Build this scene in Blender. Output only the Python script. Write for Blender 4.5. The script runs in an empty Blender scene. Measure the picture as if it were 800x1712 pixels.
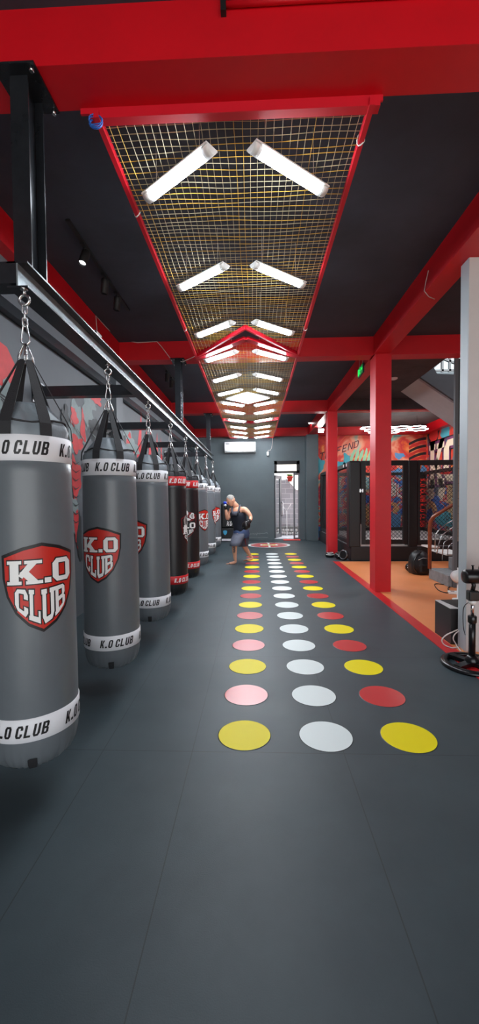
import bpy, bmesh, math, random
import numpy as np
from mathutils import Vector, Matrix
from math import sin, cos, pi, radians, atan2, hypot, sqrt

random.seed(7)
SC = bpy.context.scene
COL = SC.collection

# ------------------------------------------------------------------ camera
FPX, YAW, PITCH, ROLL = 681.448, .0390425, .0319173, -.0086738
CAMZ = 1.4
def _axes():
    f = Vector((-sin(YAW)*cos(PITCH), cos(YAW)*cos(PITCH), -sin(PITCH)))
    r = Vector((cos(YAW), sin(YAW), 0)); u = r.cross(f)
    c, s = cos(ROLL), sin(ROLL)
    return c*r+s*u, -s*r+c*u, f
RX, UX, FX = _axes()
CP = Vector((0, 0, CAMZ))
def ray(u, v): return RX*((u-400)/FPX) + UX*(-(v-856)/FPX) + FX
def aZ(u, v, z): d = ray(u, v); return CP + d*((z-CAMZ)/d.z)
def aY(u, v, y): d = ray(u, v); return CP + d*(y/d.y)
def aX(u, v, x): d = ray(u, v); return CP + d*(x/d.x)
def pr(p):
    d = Vector(p)-CP; z = d.dot(FX)
    return 400+FPX*d.dot(RX)/z, 856-FPX*d.dot(UX)/z
cam = bpy.data.cameras.new('camera'); cam_o = bpy.data.objects.new('camera', cam); COL.objects.link(cam_o)
cam.sensor_fit = 'VERTICAL'; cam.sensor_height = 36; cam.sensor_width = 36; cam.lens = FPX/1712*36
cam.clip_start = .02; cam.clip_end = 200
cam_o.matrix_world = Matrix(((RX.x, UX.x, -FX.x, 0), (RX.y, UX.y, -FX.y, 0), (RX.z, UX.z, -FX.z, CAMZ), (0, 0, 0, 1)))
SC.camera = cam_o

# ------------------------------------------------------------------ materials
def lin(c):
    return tuple(((x/255)/12.92 if x/255 <= .04045 else ((x/255+.055)/1.055)**2.4) for x in c)
MATS = {}
def mat(name, rgb, rough=.5, metal=0., var=0., vscale=6., bump=0., bscale=60., emit=None, estr=0., spec=.5, coat=0., rvar=0.):
    if name in MATS: return MATS[name]
    m = bpy.data.materials.new(name); m.use_nodes = True; MATS[name] = m
    nt = m.node_tree; N = nt.nodes; L = nt.links
    b = N['Principled BSDF']
    c = lin(rgb)
    b.inputs['Base Color'].default_value = (*c, 1)
    b.inputs['Roughness'].default_value = rough; b.inputs['Metallic'].default_value = metal
    b.inputs['Specular IOR Level'].default_value = spec
    b.inputs['Coat Weight'].default_value = coat
    if emit:
        b.inputs['Emission Color'].default_value = (*lin(emit), 1); b.inputs['Emission Strength'].default_value = estr
    if var or bump or rvar:
        tc = N.new('ShaderNodeTexCoord')
        if var or rvar:
            n = N.new('ShaderNodeTexNoise'); n.inputs['Scale'].default_value = vscale; n.inputs['Detail'].default_value = 6; n.inputs['Roughness'].default_value = .65
            L.new(tc.outputs['Object'], n.inputs['Vector'])
            if var:
                r = N.new('ShaderNodeValToRGB'); L.new(n.outputs['Fac'], r.inputs['Fac'])
                r.color_ramp.elements[0].position = .3; r.color_ramp.elements[1].position = .7
                r.color_ramp.elements[0].color = (*[x*(1-var) for x in c], 1); r.color_ramp.elements[1].color = (*[min(1, x*(1+var)) for x in c], 1)
                L.new(r.outputs['Color'], b.inputs['Base Color'])
            if rvar:
                mr = N.new('ShaderNodeMapRange'); L.new(n.outputs['Fac'], mr.inputs['Value'])
                mr.inputs['From Min'].default_value = .3; mr.inputs['From Max'].default_value = .7
                mr.inputs['To Min'].default_value = rough-rvar; mr.inputs['To Max'].default_value = rough+rvar
                L.new(mr.outputs['Result'], b.inputs['Roughness'])
        if bump:
            n2 = N.new('ShaderNodeTexNoise'); n2.inputs['Scale'].default_value = bscale; n2.inputs['Detail'].default_value = 4
            L.new(tc.outputs['Object'], n2.inputs['Vector'])
            bp = N.new('ShaderNodeBump'); bp.inputs['Strength'].default_value = bump; bp.inputs['Distance'].default_value = .01
            L.new(n2.outputs['Fac'], bp.inputs['Height']); L.new(bp.outputs['Normal'], b.inputs['Normal'])
    return m
RED = mat('red_gloss_paint', (205, 8, 26), .42, var=.06, vscale=3, bump=.08, bscale=8)
REDF = mat('red_frame_paint', (205, 20, 40), .4)
CEIL = mat('ceiling_black_paint', (54, 58, 70), .8, var=.28, vscale=1.1, bump=.3, bscale=9)
CEILB = mat('ceiling_bare_concrete', (74, 66, 68), .85, var=.3, vscale=2.2, bump=.5, bscale=9)
WALLG = mat('wall_dark_grey_paint', (92, 97, 102), .62, var=.06, vscale=2, bump=.1, bscale=30)
WALLB = mat('wall_slate_paint', (86, 97, 101), .55, var=.1, vscale=1.6, bump=.1, bscale=30)
BLK = mat('black_steel_paint', (44, 47, 52), .26, metal=.4, var=.2, vscale=9, bump=.06, bscale=20)
BLKM = mat('matt_black', (22, 22, 24), .55)
PAD = mat('black_vinyl_pad', (19, 20, 22), .45, bump=.15, bscale=7)
STEEL = mat('galvanised_steel', (205, 205, 205), .25, metal=1)
CHROME = mat('chrome', (225, 225, 228), .12, metal=1)
BAGG = mat('bag_grey_vinyl', (100, 106, 111), .34, var=.04, vscale=14, bump=.05, bscale=25)
BAGT = mat('bag_grey_nylon', (126, 135, 142), .42, bump=.6, bscale=14)
BAGK = mat('bag_black_vinyl', (28, 27, 29), .36, bump=.05, bscale=25)
BAGKT = mat('bag_black_nylon', (44, 46, 50), .45, bump=.35, bscale=14)
STRAP = mat('black_webbing', (38, 38, 41), .7, bump=.2, bscale=200)
WHITEB = mat('white_band_vinyl', (232, 232, 236), .45)
REDB = mat('red_band_vinyl', (200, 28, 34), .45)
INK = mat('black_print', (22, 20, 22), .5)
WPRINT = mat('white_print', (240, 238, 236), .5)
RPRINT = mat('red_print', (198, 38, 26), .45)
DRED = mat('dark_red_print', (120, 24, 28), .5)
GPRINT = mat('grey_print', (165, 160, 158), .5)
WPL = mat('white_plastic', (232, 232, 230), .4)
LAMP = mat('lamp_glow', (255, 255, 255), .5, emit=(236, 246, 255), estr=38.)
PANEL = mat('panel_glow', (255, 255, 255), .5, emit=(250, 252, 255), estr=24.)
HEX = mat('hexagon_tube_glow', (255, 255, 255), .5, emit=(255, 250, 245), estr=22.)
SPOT = mat('flood_lamp_glow', (255, 255, 255), .5, emit=(255, 252, 250), estr=60.)
NETY = mat('yellow_net_cord', (216, 172, 70), .7)
NETC = mat('cream_net_cord', (186, 174, 140), .7)
YEL = mat('yellow_floor_vinyl', (244, 224, 0), .5, spec=.25)
WDOT = mat('white_floor_vinyl', (232, 240, 238), .45)
RDOT = mat('red_floor_vinyl', (205, 50, 52), .3)
DOTEDGE = mat('grey_sticker_rim', (40, 44, 46), .5)
ORANGE = mat('orange_mat', (226, 138, 84), .42, var=.05, vscale=2, bump=.1, bscale=40)
REDTAPE = mat('red_mat_border', (196, 30, 34), .4)
PILL = mat('grey_cladding', (176, 182, 186), .5, var=.03, vscale=4)
PILLF = mat('warm_grey_cladding', (196, 190, 188), .5, var=.03, vscale=4)
CONC = mat('concrete_step', (128, 130, 132), .8, var=.2, vscale=14, bump=.4, bscale=60)
STAIRG = mat('grey_stair_plaster', (196, 192, 194), .8, var=.04)
STAIRD = mat('dark_grey_plaster', (84, 88, 93), .8, var=.06)
WOOD = mat('varnished_wood', (140, 66, 34), .3, var=.25, vscale=14, coat=.3)
CANVAS = mat('cage_canvas', (150, 150, 152), .6, var=.08, vscale=5)
WIRE = mat('black_wire', (26, 26, 28), .4, metal=.3)
SKIN = mat('skin', (226, 166, 136), .5, var=.08, vscale=9)
HAIR = mat('grey_hair', (150, 147, 142), .85, var=.3, vscale=60, bump=.6, bscale=120)
NAVY = mat('dark_navy_cloth', (30, 34, 48), .8, bump=.3, bscale=18)
SHORT = mat('grey_shorts_cloth', (88, 92, 106), .8, bump=.3, bscale=16)
BLUEC = mat('blue_cloth', (72, 92, 132), .8)
MAROON = mat('maroon_cloth', (110, 44, 56), .8)
GLOVE = mat('black_leather', (18, 18, 20), .28)
BLUEL = mat('blue_leather', (30, 64, 200), .35)
TATT = mat('tattoo_ink', (52, 54, 60), .6)
ALU = mat('grey_aluminium', (110, 112, 116), .35, metal=.6)
GRN = mat('exit_green', (20, 190, 70), .4, emit=(30, 230, 90), estr=.7)
STONE = mat('pale_stone', (170, 170, 168), .9, var=.3, vscale=6)
TEAL = mat('mural_grey_green', (128, 142, 142), .62, var=.08, vscale=10)
MRED = mat('mural_red', (205, 52, 56), .6, var=.12, vscale=12)
MDARK = mat('mural_charcoal', (48, 51, 54), .6)
BROWNB = mat('brown_board', (140, 118, 104), .7, var=.12, vscale=5)
DKBOX = mat('dark_box_vinyl', (38, 33, 34), .45)
CABLEB = mat('black_cable', (24, 24, 26), .4)
CABLEW = mat('pale_cable', (205, 190, 186), .5)
CORDBLUE = mat('blue_cord', (44, 110, 205), .5)
GLASSD = bpy.data.materials.new('window_glass'); GLASSD.use_nodes = True
_b = GLASSD.node_tree.nodes['Principled BSDF']; _b.inputs['Base Color'].default_value = (.93, .96, .96, 1); _b.inputs['Roughness'].default_value = .03
_b.inputs['Transmission Weight'].default_value = 1; _b.inputs['IOR'].default_value = 1.02

# ------------------------------------------------------------------ mesh building
class MB:
    def __init__(s): s.bm = bmesh.new(); s.mats = []; s.cur = 0
    def m(s, material):
        if material not in s.mats: s.mats.append(material)
        s.cur = s.mats.index(material); return s
    def face(s, vs, smooth=False):
        try: f = s.bm.faces.new(vs)
        except ValueError: return None
        f.material_index = s.cur; f.smooth = smooth; return f
    def poly(s, pts): return s.face([s.bm.verts.new(p) for p in pts])
    def box(s, x0, y0, z0, x1, y1, z1, bev=0.):
        if x0 > x1: x0, x1 = x1, x0
        if y0 > y1: y0, y1 = y1, y0
        if z0 > z1: z0, z1 = z1, z0
        v = [s.bm.verts.new(p) for p in ((x0,y0,z0),(x1,y0,z0),(x1,y1,z0),(x0,y1,z0),(x0,y0,z1),(x1,y0,z1),(x1,y1,z1),(x0,y1,z1))]
        fs = [s.face([v[i] for i in q]) for q in ((3,2,1,0),(4,5,6,7),(0,1,5,4),(1,2,6,5),(2,3,7,6),(3,0,4,7))]
        if bev:
            es = list({e for f in fs for e in f.edges})
            bmesh.ops.bevel(s.bm, geom=es, offset=bev, segments=2, affect='EDGES', profile=.5, material=s.cur)
        return s
    def obox(s, c, ax, ay, az, hx, hy, hz, bev=0.):
        c = Vector(c); ax, ay, az = (Vector(a).normalized() for a in (ax, ay, az))
        P = lambda a, b, d: c+ax*hx*a+ay*hy*b+az*hz*d
        v = [s.bm.verts.new(P(*p)) for p in ((-1,-1,-1),(1,-1,-1),(1,1,-1),(-1,1,-1),(-1,-1,1),(1,-1,1),(1,1,1),(-1,1,1))]
        fs = [s.face([v[i] for i in q]) for q in ((3,2,1,0),(4,5,6,7),(0,1,5,4),(1,2,6,5),(2,3,7,6),(3,0,4,7))]
        if bev:
            es = list({e for f in fs for e in f.edges})
            bmesh.ops.bevel(s.bm, geom=es, offset=bev, segments=2, affect='EDGES', profile=.5, material=s.cur)
        return s
    def prism(s, pts, ext):
        ext = Vector(ext); a = [s.bm.verts.new(p) for p in pts]; b = [s.bm.verts.new(Vector(p)+ext) for p in pts]
        s.face(a); s.face(b[::-1]); n = len(a)
        for i in range(n): s.face([a[i], a[(i+1) % n], b[(i+1) % n], b[i]][::-1])
        return s
    def tube(s, pts, r, n=8, closed=False, smooth=True, caps=True):
        pts = [Vector(p) for p in pts]; N = len(pts)
        rr = r if isinstance(r, (list, tuple)) else [r]*N
        rings = []; prev = None
        for i in range(N):
            if closed: t = pts[(i+1) % N]-pts[i-1]
            else: t = pts[min(i+1, N-1)]-pts[max(i-1, 0)]
            t.normalize()
            if prev is None:
                a = Vector((0, 0, 1)) if abs(t.z) < .9 else Vector((1, 0, 0)); u = t.cross(a).normalized()
            else: u = (prev-t*prev.dot(t)).normalized()
            prev = u; w = t.cross(u)
            rings.append([s.bm.verts.new(pts[i]+(u*cos(2*pi*k/n)+w*sin(2*pi*k/n))*rr[i]) for k in range(n)])
        for i in range(N if closed else N-1):
            A, B = rings[i], rings[(i+1) % N]
            for k in range(n): s.face([A[k], A[(k+1) % n], B[(k+1) % n], B[k]], smooth)
        if not closed and caps: s.face(rings[0][::-1]); s.face(rings[-1])
        return s
    def lathe(s, prof, c=(0, 0, 0), n=32, axis='z', fn=None, smooth=True, capb=True, capt=True):
        c = Vector(c); rings = []
        for (r, z) in prof:
            ring = []
            for k in range(n):
                a = 2*pi*k/n; rr = fn(r, z, a) if fn else r
                p = (rr*sin(a), -rr*cos(a), z)
                if axis == 'x': p = (z, p[0], p[1])
                if axis == 'y': p = (p[0], z, -p[1])
                ring.append(s.bm.verts.new(c+Vector(p)))
            rings.append(ring)
        for A, B in zip(rings, rings[1:]):
            for k in range(n): s.face([A[k], A[(k+1) % n], B[(k+1) % n], B[k]], smooth)
        if capb: s.face(rings[0][::-1])
        if capt: s.face(rings[-1])
        return s
    def ball(s, c, rx, ry, rz, n=14, R=None):
        c = Vector(c); rings = []; h = n//2
        R = R or Matrix.Identity(3)
        P = lambda th, ph: c + R @ Vector((rx*sin(th)*cos(ph), ry*sin(th)*sin(ph), rz*cos(th)))
        top = s.bm.verts.new(P(0, 0)); bot = s.bm.verts.new(P(pi, 0))
        for i in range(1, h): rings.append([s.bm.verts.new(P(pi*i/h, 2*pi*k/n)) for k in range(n)])
        for k in range(n):
            s.face([top, rings[0][k], rings[0][(k+1) % n]], True); s.face([bot, rings[-1][(k+1) % n], rings[-1][k]], True)
        for A, B in zip(rings, rings[1:]):
            for k in range(n): s.face([A[k], B[k], B[(k+1) % n], A[(k+1) % n]], True)
        return s
    def quadgrid(s, q, f, n=3):
        """bilinear grid inside quad q (2-D points), mapped through f"""
        a, b, c, d = q; V = []
        for j in range(n+1):
            t = j/n; row = []
            for i in range(n+1):
                u = i/n
                x = (a[0]*(1-u)+b[0]*u)*(1-t)+(d[0]*(1-u)+c[0]*u)*t
                y = (a[1]*(1-u)+b[1]*u)*(1-t)+(d[1]*(1-u)+c[1]*u)*t
                row.append(s.bm.verts.new(f(x, y)))
            V.append(row)
        for j in range(n):
            for i in range(n): s.face([V[j][i], V[j][i+1], V[j+1][i+1], V[j+1][i]])
        return s
    def build(s, name, material=None, parent=None, kind=None, label=None, cat=None, group=None, recalc=True, loc=None):
        if recalc: bmesh.ops.recalc_face_normals(s.bm, faces=s.bm.faces)
        me = bpy.data.meshes.new(name); s.bm.to_mesh(me); s.bm.free()
        ms = s.mats or [material]
        for m_ in ms: me.materials.append(m_)
        o = bpy.data.objects.new(name, me); COL.objects.link(o)
        if loc is not None: o.location = loc
        if parent: o.parent = parent
        tag(o, label, cat, group, kind); return o
def tag(o, label=None, cat=None, group=None, kind=None):
    if label: o['label'] = label
    if cat: o['category'] = cat
    if group: o['group'] = group
    if kind: o['kind'] = kind
def empty(name, loc=(0, 0, 0), rz=0, label=None, cat=None, group=None, kind=None):
    o = bpy.data.objects.new(name, None); COL.objects.link(o); o.location = loc; o.rotation_euler = (0, 0, rz)
    o.empty_display_size = .1; tag(o, label, cat, group, kind); return o
def copy_tree(o, parent=None):
    c = o.copy(); COL.objects.link(c)
    if parent: c.parent = parent
    for ch in list(o.children): copy_tree(ch, c)
    return c
def setkind(o, k='structure'): o['kind'] = k; return o

# ------------------------------------------------------------------ glyphs: lists of convex quads in a unit box
def ringq(tx, ty, c=.25, x0=0, y0=0, x1=1, y1=1, cy=None):
    cy = cy or c
    o = [(x0+c,y0),(x1-c,y0),(x1,y0+cy),(x1,y1-cy),(x1-c,y1),(x0+c,y1),(x0,y1-cy),(x0,y0+cy)]
    k = .55
    i = [(x0+max(c,tx+.02),y0+ty),(x1-max(c,tx+.02),y0+ty),(x1-tx,y0+max(cy,ty)*1.05),(x1-tx,y1-max(cy,ty)*1.05),(x1-max(c,tx+.02),y1-ty),(x0+max(c,tx+.02),y1-ty),(x0+tx,y1-max(cy,ty)*1.05),(x0+tx,y0+max(cy,ty)*1.05)]
    return [[o[j], o[(j+1) % 8], i[(j+1) % 8], i[j]] for j in range(8)]
def R4(x0, y0, x1, y1): return [(x0,y0),(x1,y0),(x1,y1),(x0,y1)]
def glyph(ch, t=.3, ty=.19, slab=False):
    c = .2
    S = []
    if ch == 'K':
        x = .08 if slab else 0
        S = [R4(x,0,x+t,1), [(x+t-.02,.38),(x+t+.1,.26),(.98,1),(.98-t*1.05,1)], [(x+t+.02,.5),(x+t+.2,.68),(1,0),(1-t*1.05,0)]]
        if slab: S += [R4(0,0,t+.16,.14), R4(0,.86,t+.16,1), R4(.56,0,1.06,.14), R4(.52,.86,1.04,1)]
    elif ch == 'O': S = ringq(t, ty, c)
    elif ch == 'C':
        q = ringq(t, ty, c); S = [q[k] for k in (0,1,3,4,5,6,7)] + [R4(1-t,c,1,.36), R4(1-t,.64,1,1-c)]
        S = [p for p in S]
    elif ch == 'U':
        q = ringq(t, ty, c); S = [q[0], q[1], q[7], R4(0,c,t,1), R4(1-t,c,1,1)]
        if slab: S += [R4(-.07,.86,t+.08,1), R4(1-t-.08,.86,1.07,1)]
    elif ch == 'L':
        S = [R4(0,0,t,1), R4(t,0,.95,ty)]
        if slab: S += [R4(-.07,.86,t+.1,1), R4(.95-t*.6,0,.95,.36), R4(-.07,0,t,.14)]
    elif ch == 'B':
        S = [R4(0,0,t,1), R4(t,0,.8,ty*.95), R4(t,1-ty*.95,.78,1), R4(t,.5-ty/2,.8,.5+ty/2),
             [(.8,0),(1,.12),(1-t,ty),(.8-t*.3,ty*.9)], [(1,.12),(1,.4),(1-t,.4),(1-t,.16)], [(1,.4),(.86,.5),(.8-t*.3,.5),(1-t,.4)],
             [(.86,.5),(.97,.6),(.97-t,.6),(.8-t*.3,.5)], [(.97,.6),(.97,.88),(.97-t,.86),(.97-t,.6)], [(.97,.88),(.78,1),(.7-t*.2,.84),(.97-t,.84)]]
        if slab: S += [R4(-.07,.87,t,1), R4(-.07,0,t,.13)]
    elif ch == 'D':
        q = ringq(t, ty, c); S = [q[0], q[1], q[2], q[3], q[4], R4(0,0,t,1), R4(0,0,c,ty), R4(0,1-ty,c,1)]
    elif ch == 'E': S = [R4(0,0,t,1), R4(t,0,.9,ty), R4(t,1-ty,.9,1), R4(t,.5-ty/2,.75,.5+ty/2)]
    elif ch == 'F': S = [R4(0,0,t,1), R4(t,1-ty,.9,1), R4(t,.5-ty/2,.75,.5+ty/2)]
    elif ch == 'N': S = [R4(0,0,t,1), R4(1-t,0,1,1), [(t*.5,1),(t*1.3,1),(1-t*.5,0),(1-t*1.3,0)]]
    elif ch == 'T': S = [R4(.5-t/2,0,.5+t/2,1), R4(0,1-ty,1,1)]
    elif ch == 'S': 
        q = ringq(t, ty, c, 0, .4, 1, 1); q2 = ringq(t, ty, c, 0, 0, 1, .6)
        S = [R4(0,0,1,ty), R4(0,1-ty,1,1), R4(0,.5-ty/2,1,.5+ty/2), R4(0,.5,t,1), R4(1-t,0,1,.5)]
    elif ch == 'R': S = [R4(0,0,t,1), R4(t,1-ty,.85,1), R4(t,.45,.85,.45+ty), R4(1-t,.5,1,.93), [(.3,.45),(.3+t,.45),(1,0),(1-t,0)]]
    elif ch == 'M': S = [R4(0,0,t*.8,1), R4(1-t*.8,0,1,1), [(0,1),(t*.8,1),(.55,.35),(.42,.35)], [(1-t*.8,1),(1,1),(.58,.35),(.45,.35)]]
    elif ch == 'V': S = [[(0,1),(t,1),(.55,0),(.4,0)], [(1-t,1),(1,1),(.6,0),(.45,0)]]
    elif ch == 'A': S = [[(0,0),(t,0),(.6,1),(.4,1)], [(1-t,0),(1,0),(.6,1),(.4,1)], R4(.2,.25,.8,.25+ty)]
    elif ch == '.': S = [R4(0,0,1,1)]
    return S
def grow(q, d):
    cx = sum(p[0] for p in q)/4; cy = sum(p[1] for p in q)/4
    return [(p[0]+(d if p[0] > cx else -d), p[1]+(d if p[1] > cy else -d)) for p in q]
def word(text, w=.6, h=1., gap=.16, slant=0., dotw=.24, t=.3, ty=.19, slab=False):
    """quads of a word whose height is 1; returns (quads, width)"""
    x = 0; out = []
    for ch in text:
        if ch == ' ': x += w*.45; continue
        cw = dotw if ch == '.' else w; chh = .2 if ch == '.' else 1
        for q in glyph(ch, t, ty, slab): out.append([(x+p[0]*cw+slant*p[1]*chh, p[1]*chh) for p in q])
        x += cw+gap
    return out, x-gap

# ------------------------------------------------------------------ heavy bags
ZB = .17                    # underside of the bags
def bagr(z):                # body radius by height above the floor
    t = min(1, max(0, (z-.3)/1.3)); return .2-.012*t**2
def wrap(ang0, zoff, extra):
    return lambda x, y: (lambda r, a: Vector((r*sin(a), -r*cos(a), zoff+y-ZB)))(bagr(zoff+y)+extra, ang0+x/.2)
def find_ang(X, Y, u, z, R=.2):
    best = (1e9, 0)
    base = atan2(-X, Y)   # direction from bag to the camera, measured so that 0 faces -y
    for k in range(-85, 86):
        a = base*1+radians(k)
        p = (X+R*sin(a), Y-R*cos(a), z); e = abs(pr(p)[0]-u)
        if e < best[0]: best = (e, a)
    return best[1]
def shield_pts(s=1., n=10):
    P = []
    def seg(a, b, m=n): 
        for i in range(m): P.append((a[0]+(b[0]-a[0])*i/m, a[1]+(b[1]-a[1])*i/m))
    right = [(0, 1), (.24, .955), (.5, .87), (.49, .62), (.44, .42), (.33, .23), (.18, .09), (0, 0)]
    for a, b in zip(right, right[1:]): seg(a, b, 5)
    left = [(-x, y) for x, y in right[::-1]]
    for a, b in zip(left, left[1:]): seg(a, b, 5)
    return [((x)*s, (y-.5)*s) for x, y in P]
def fan(mb, pts, f, rings=6):
    cx = sum(p[0] for p in pts)/len(pts); cy = sum(p[1] for p in pts)/len(pts)
    c = mb.bm.verts.new(f(cx, cy)); prev = None
    for r in range(1, rings+1):
        k = r/rings; ring = [mb.bm.verts.new(f(cx+(x-cx)*k, cy+(y-cy)*k)) for x, y in pts]; n = len(ring)
        for i in range(n):
            if prev is None: mb.face([c, ring[i], ring[(i+1) % n]])
            else: mb.face([prev[i], ring[i], ring[(i+1) % n], prev[(i+1) % n]])
        prev = ring
def blob(cx, cy, rx, ry, n=20, j=.12, rot=0, seed=1):
    rnd = random.Random(seed); ph = [rnd.uniform(0, 6.28) for _ in range(4)]; P = []
    for i in range(n):
        a = 2*pi*i/n; k = 1+j*(sin(3*a+ph[0])+.6*sin(5*a+ph[1])+.5*sin(8*a+ph[2]))
        x, y = rx*k*cos(a), ry*k*sin(a); P.append((cx+x*cos(rot)-y*sin(rot), cy+x*sin(rot)+y*cos(rot)))
    return P
def lower(x):      # lower contour of the shield in its own units (x half-width .5)
    a = abs(x); pts = [(0, 0), (.18, .09), (.33, .23), (.44, .42), (.5, .62)]
    for (x0, y0), (x1, y1) in zip(pts, pts[1:]):
        if a <= x1: return y0+(y1-y0)*(a-x0)/(x1-x0)
    return .62
def emblem(parent, ang, zc, black):
    H = .40; W = .335
    S = lambda mb, pts, e: fan(mb, pts, lambda x, y: wrap(ang, zc, e)(x*W, y*H))
    o = shield_pts(); mb = MB(); mb.m(DRED if black else INK); S(mb, o, .0016)
    mb.m(INK if black else RPRINT); S(mb, [(x*.925, y*.925) for x, y in o], .003)
    sh = mb.build('shield_emblem', None, parent, label='red shield badge' if not black else 'black shield badge with gloved fists', recalc=False)
    lw, lb = [], []
    def put(q, fx):
        lw.append([fx(*p) for p in q])
    # row 1
    y0, y1 = (.05, .31) if not black else (-.14, .08)
    x = -.42
    for ch, w in (('K', .40), ('.', .085), ('O', .29)):
        h = .22 if ch == '.' else 1
        if ch == '.': x += .025
        for q in glyph(ch, .27 if ch != 'O' else .3, .2, True):
            put(q, lambda a, b: (x+a*w, y0+b*h*(y1-y0)))
        x += w+.02
    # row 2: tops level, feet follow the shield
    x = -.33; top = -.025 if not black else -.2
    for ch, w in (('C', .15), ('L', .13), ('U', .15), ('B', .15)):
        for q in glyph(ch, .3, .17, True):
            def fx(a, b):
                X = x+a*w; base = lower(X)*.93-.5+.085
                if black: base = min(base, -.22-.05)
                return (X, base+b*(top+abs(X)*.10-base))
            put(q, fx)
        x += w+.02
    mb = MB(); mb.m(INK)
    if not black:
        for q in lw: mb.quadgrid(grow(q, .014), lambda x, y: wrap(ang, zc, .004)(x*W, y*H), 2)
    mb.m(WPRINT)
    for q in lw: mb.quadgrid(q, lambda x, y: wrap(ang, zc, .0052)(x*W, y*H), 3)
    if black:   # two grey gloved fists above the letters
        for (cx, cy, rx, ry, m_, e, sd) in ((-.2,.24,.17,.2,GPRINT,.0046,1),(-.22,.08,.14,.1,WPRINT,.005,2),(-.02,.44,.09,.12,WPRINT,.005,3),(.22,.3,.2,.17,DRED,.0044,4),(.26,.33,.12,.12,WPRINT,.005,5),(.26,.33,.07,.08,GPRINT,.0056,6),(-.2,.26,.05,.13,INK,.0056,8),(.05,.2,.12,.05,WPRINT,.0056,9)):
            mb.m(m_); fan(mb, blob(cx, cy, rx, ry, seed=sd), lambda x, y, e=e: wrap(ang, zc, e)(x*W, y*H), 3)
    mb.build('lettering', None, sh, label='white block letters K.O CLUB', recalc=False)
def band(parent, z0, z1, ang, black):
    mb = MB(); n = 72; rings = []
    for (z, e) in ((z0, .0005), (z0+.002, .004), (z1-.002, .004), (z1, .0005)):
        rings.append([mb.bm.verts.new(((bagr(z)+e)*sin(2*pi*k/n), -(bagr(z)+e)*cos(2*pi*k/n), z-ZB)) for k in range(n)])
    for A, B in zip(rings, rings[1:]):
        for k in range(n): mb.face([A[k], A[(k+1) % n], B[(k+1) % n], B[k]], True)
    b = mb.build('band', REDB if black else WHITEB, parent, label='red band with white writing' if black else 'white band with black writing', recalc=False)
    q, w = word('K.O CLUB', w=.5, gap=.13, slant=.22, t=.36, ty=.17)
    h = (z1-z0)*.52
    for r in range(4):
        a = ang+r*pi/2; mb = MB()
        for p in q: mb.quadgrid([((x-w/2)*h, y*h-h/2) for x, y in p], wrap(a, (z0+z1)/2, .0062), 2)
        mb.build('lettering', WPRINT if black else INK, b, recalc=False)
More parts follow.
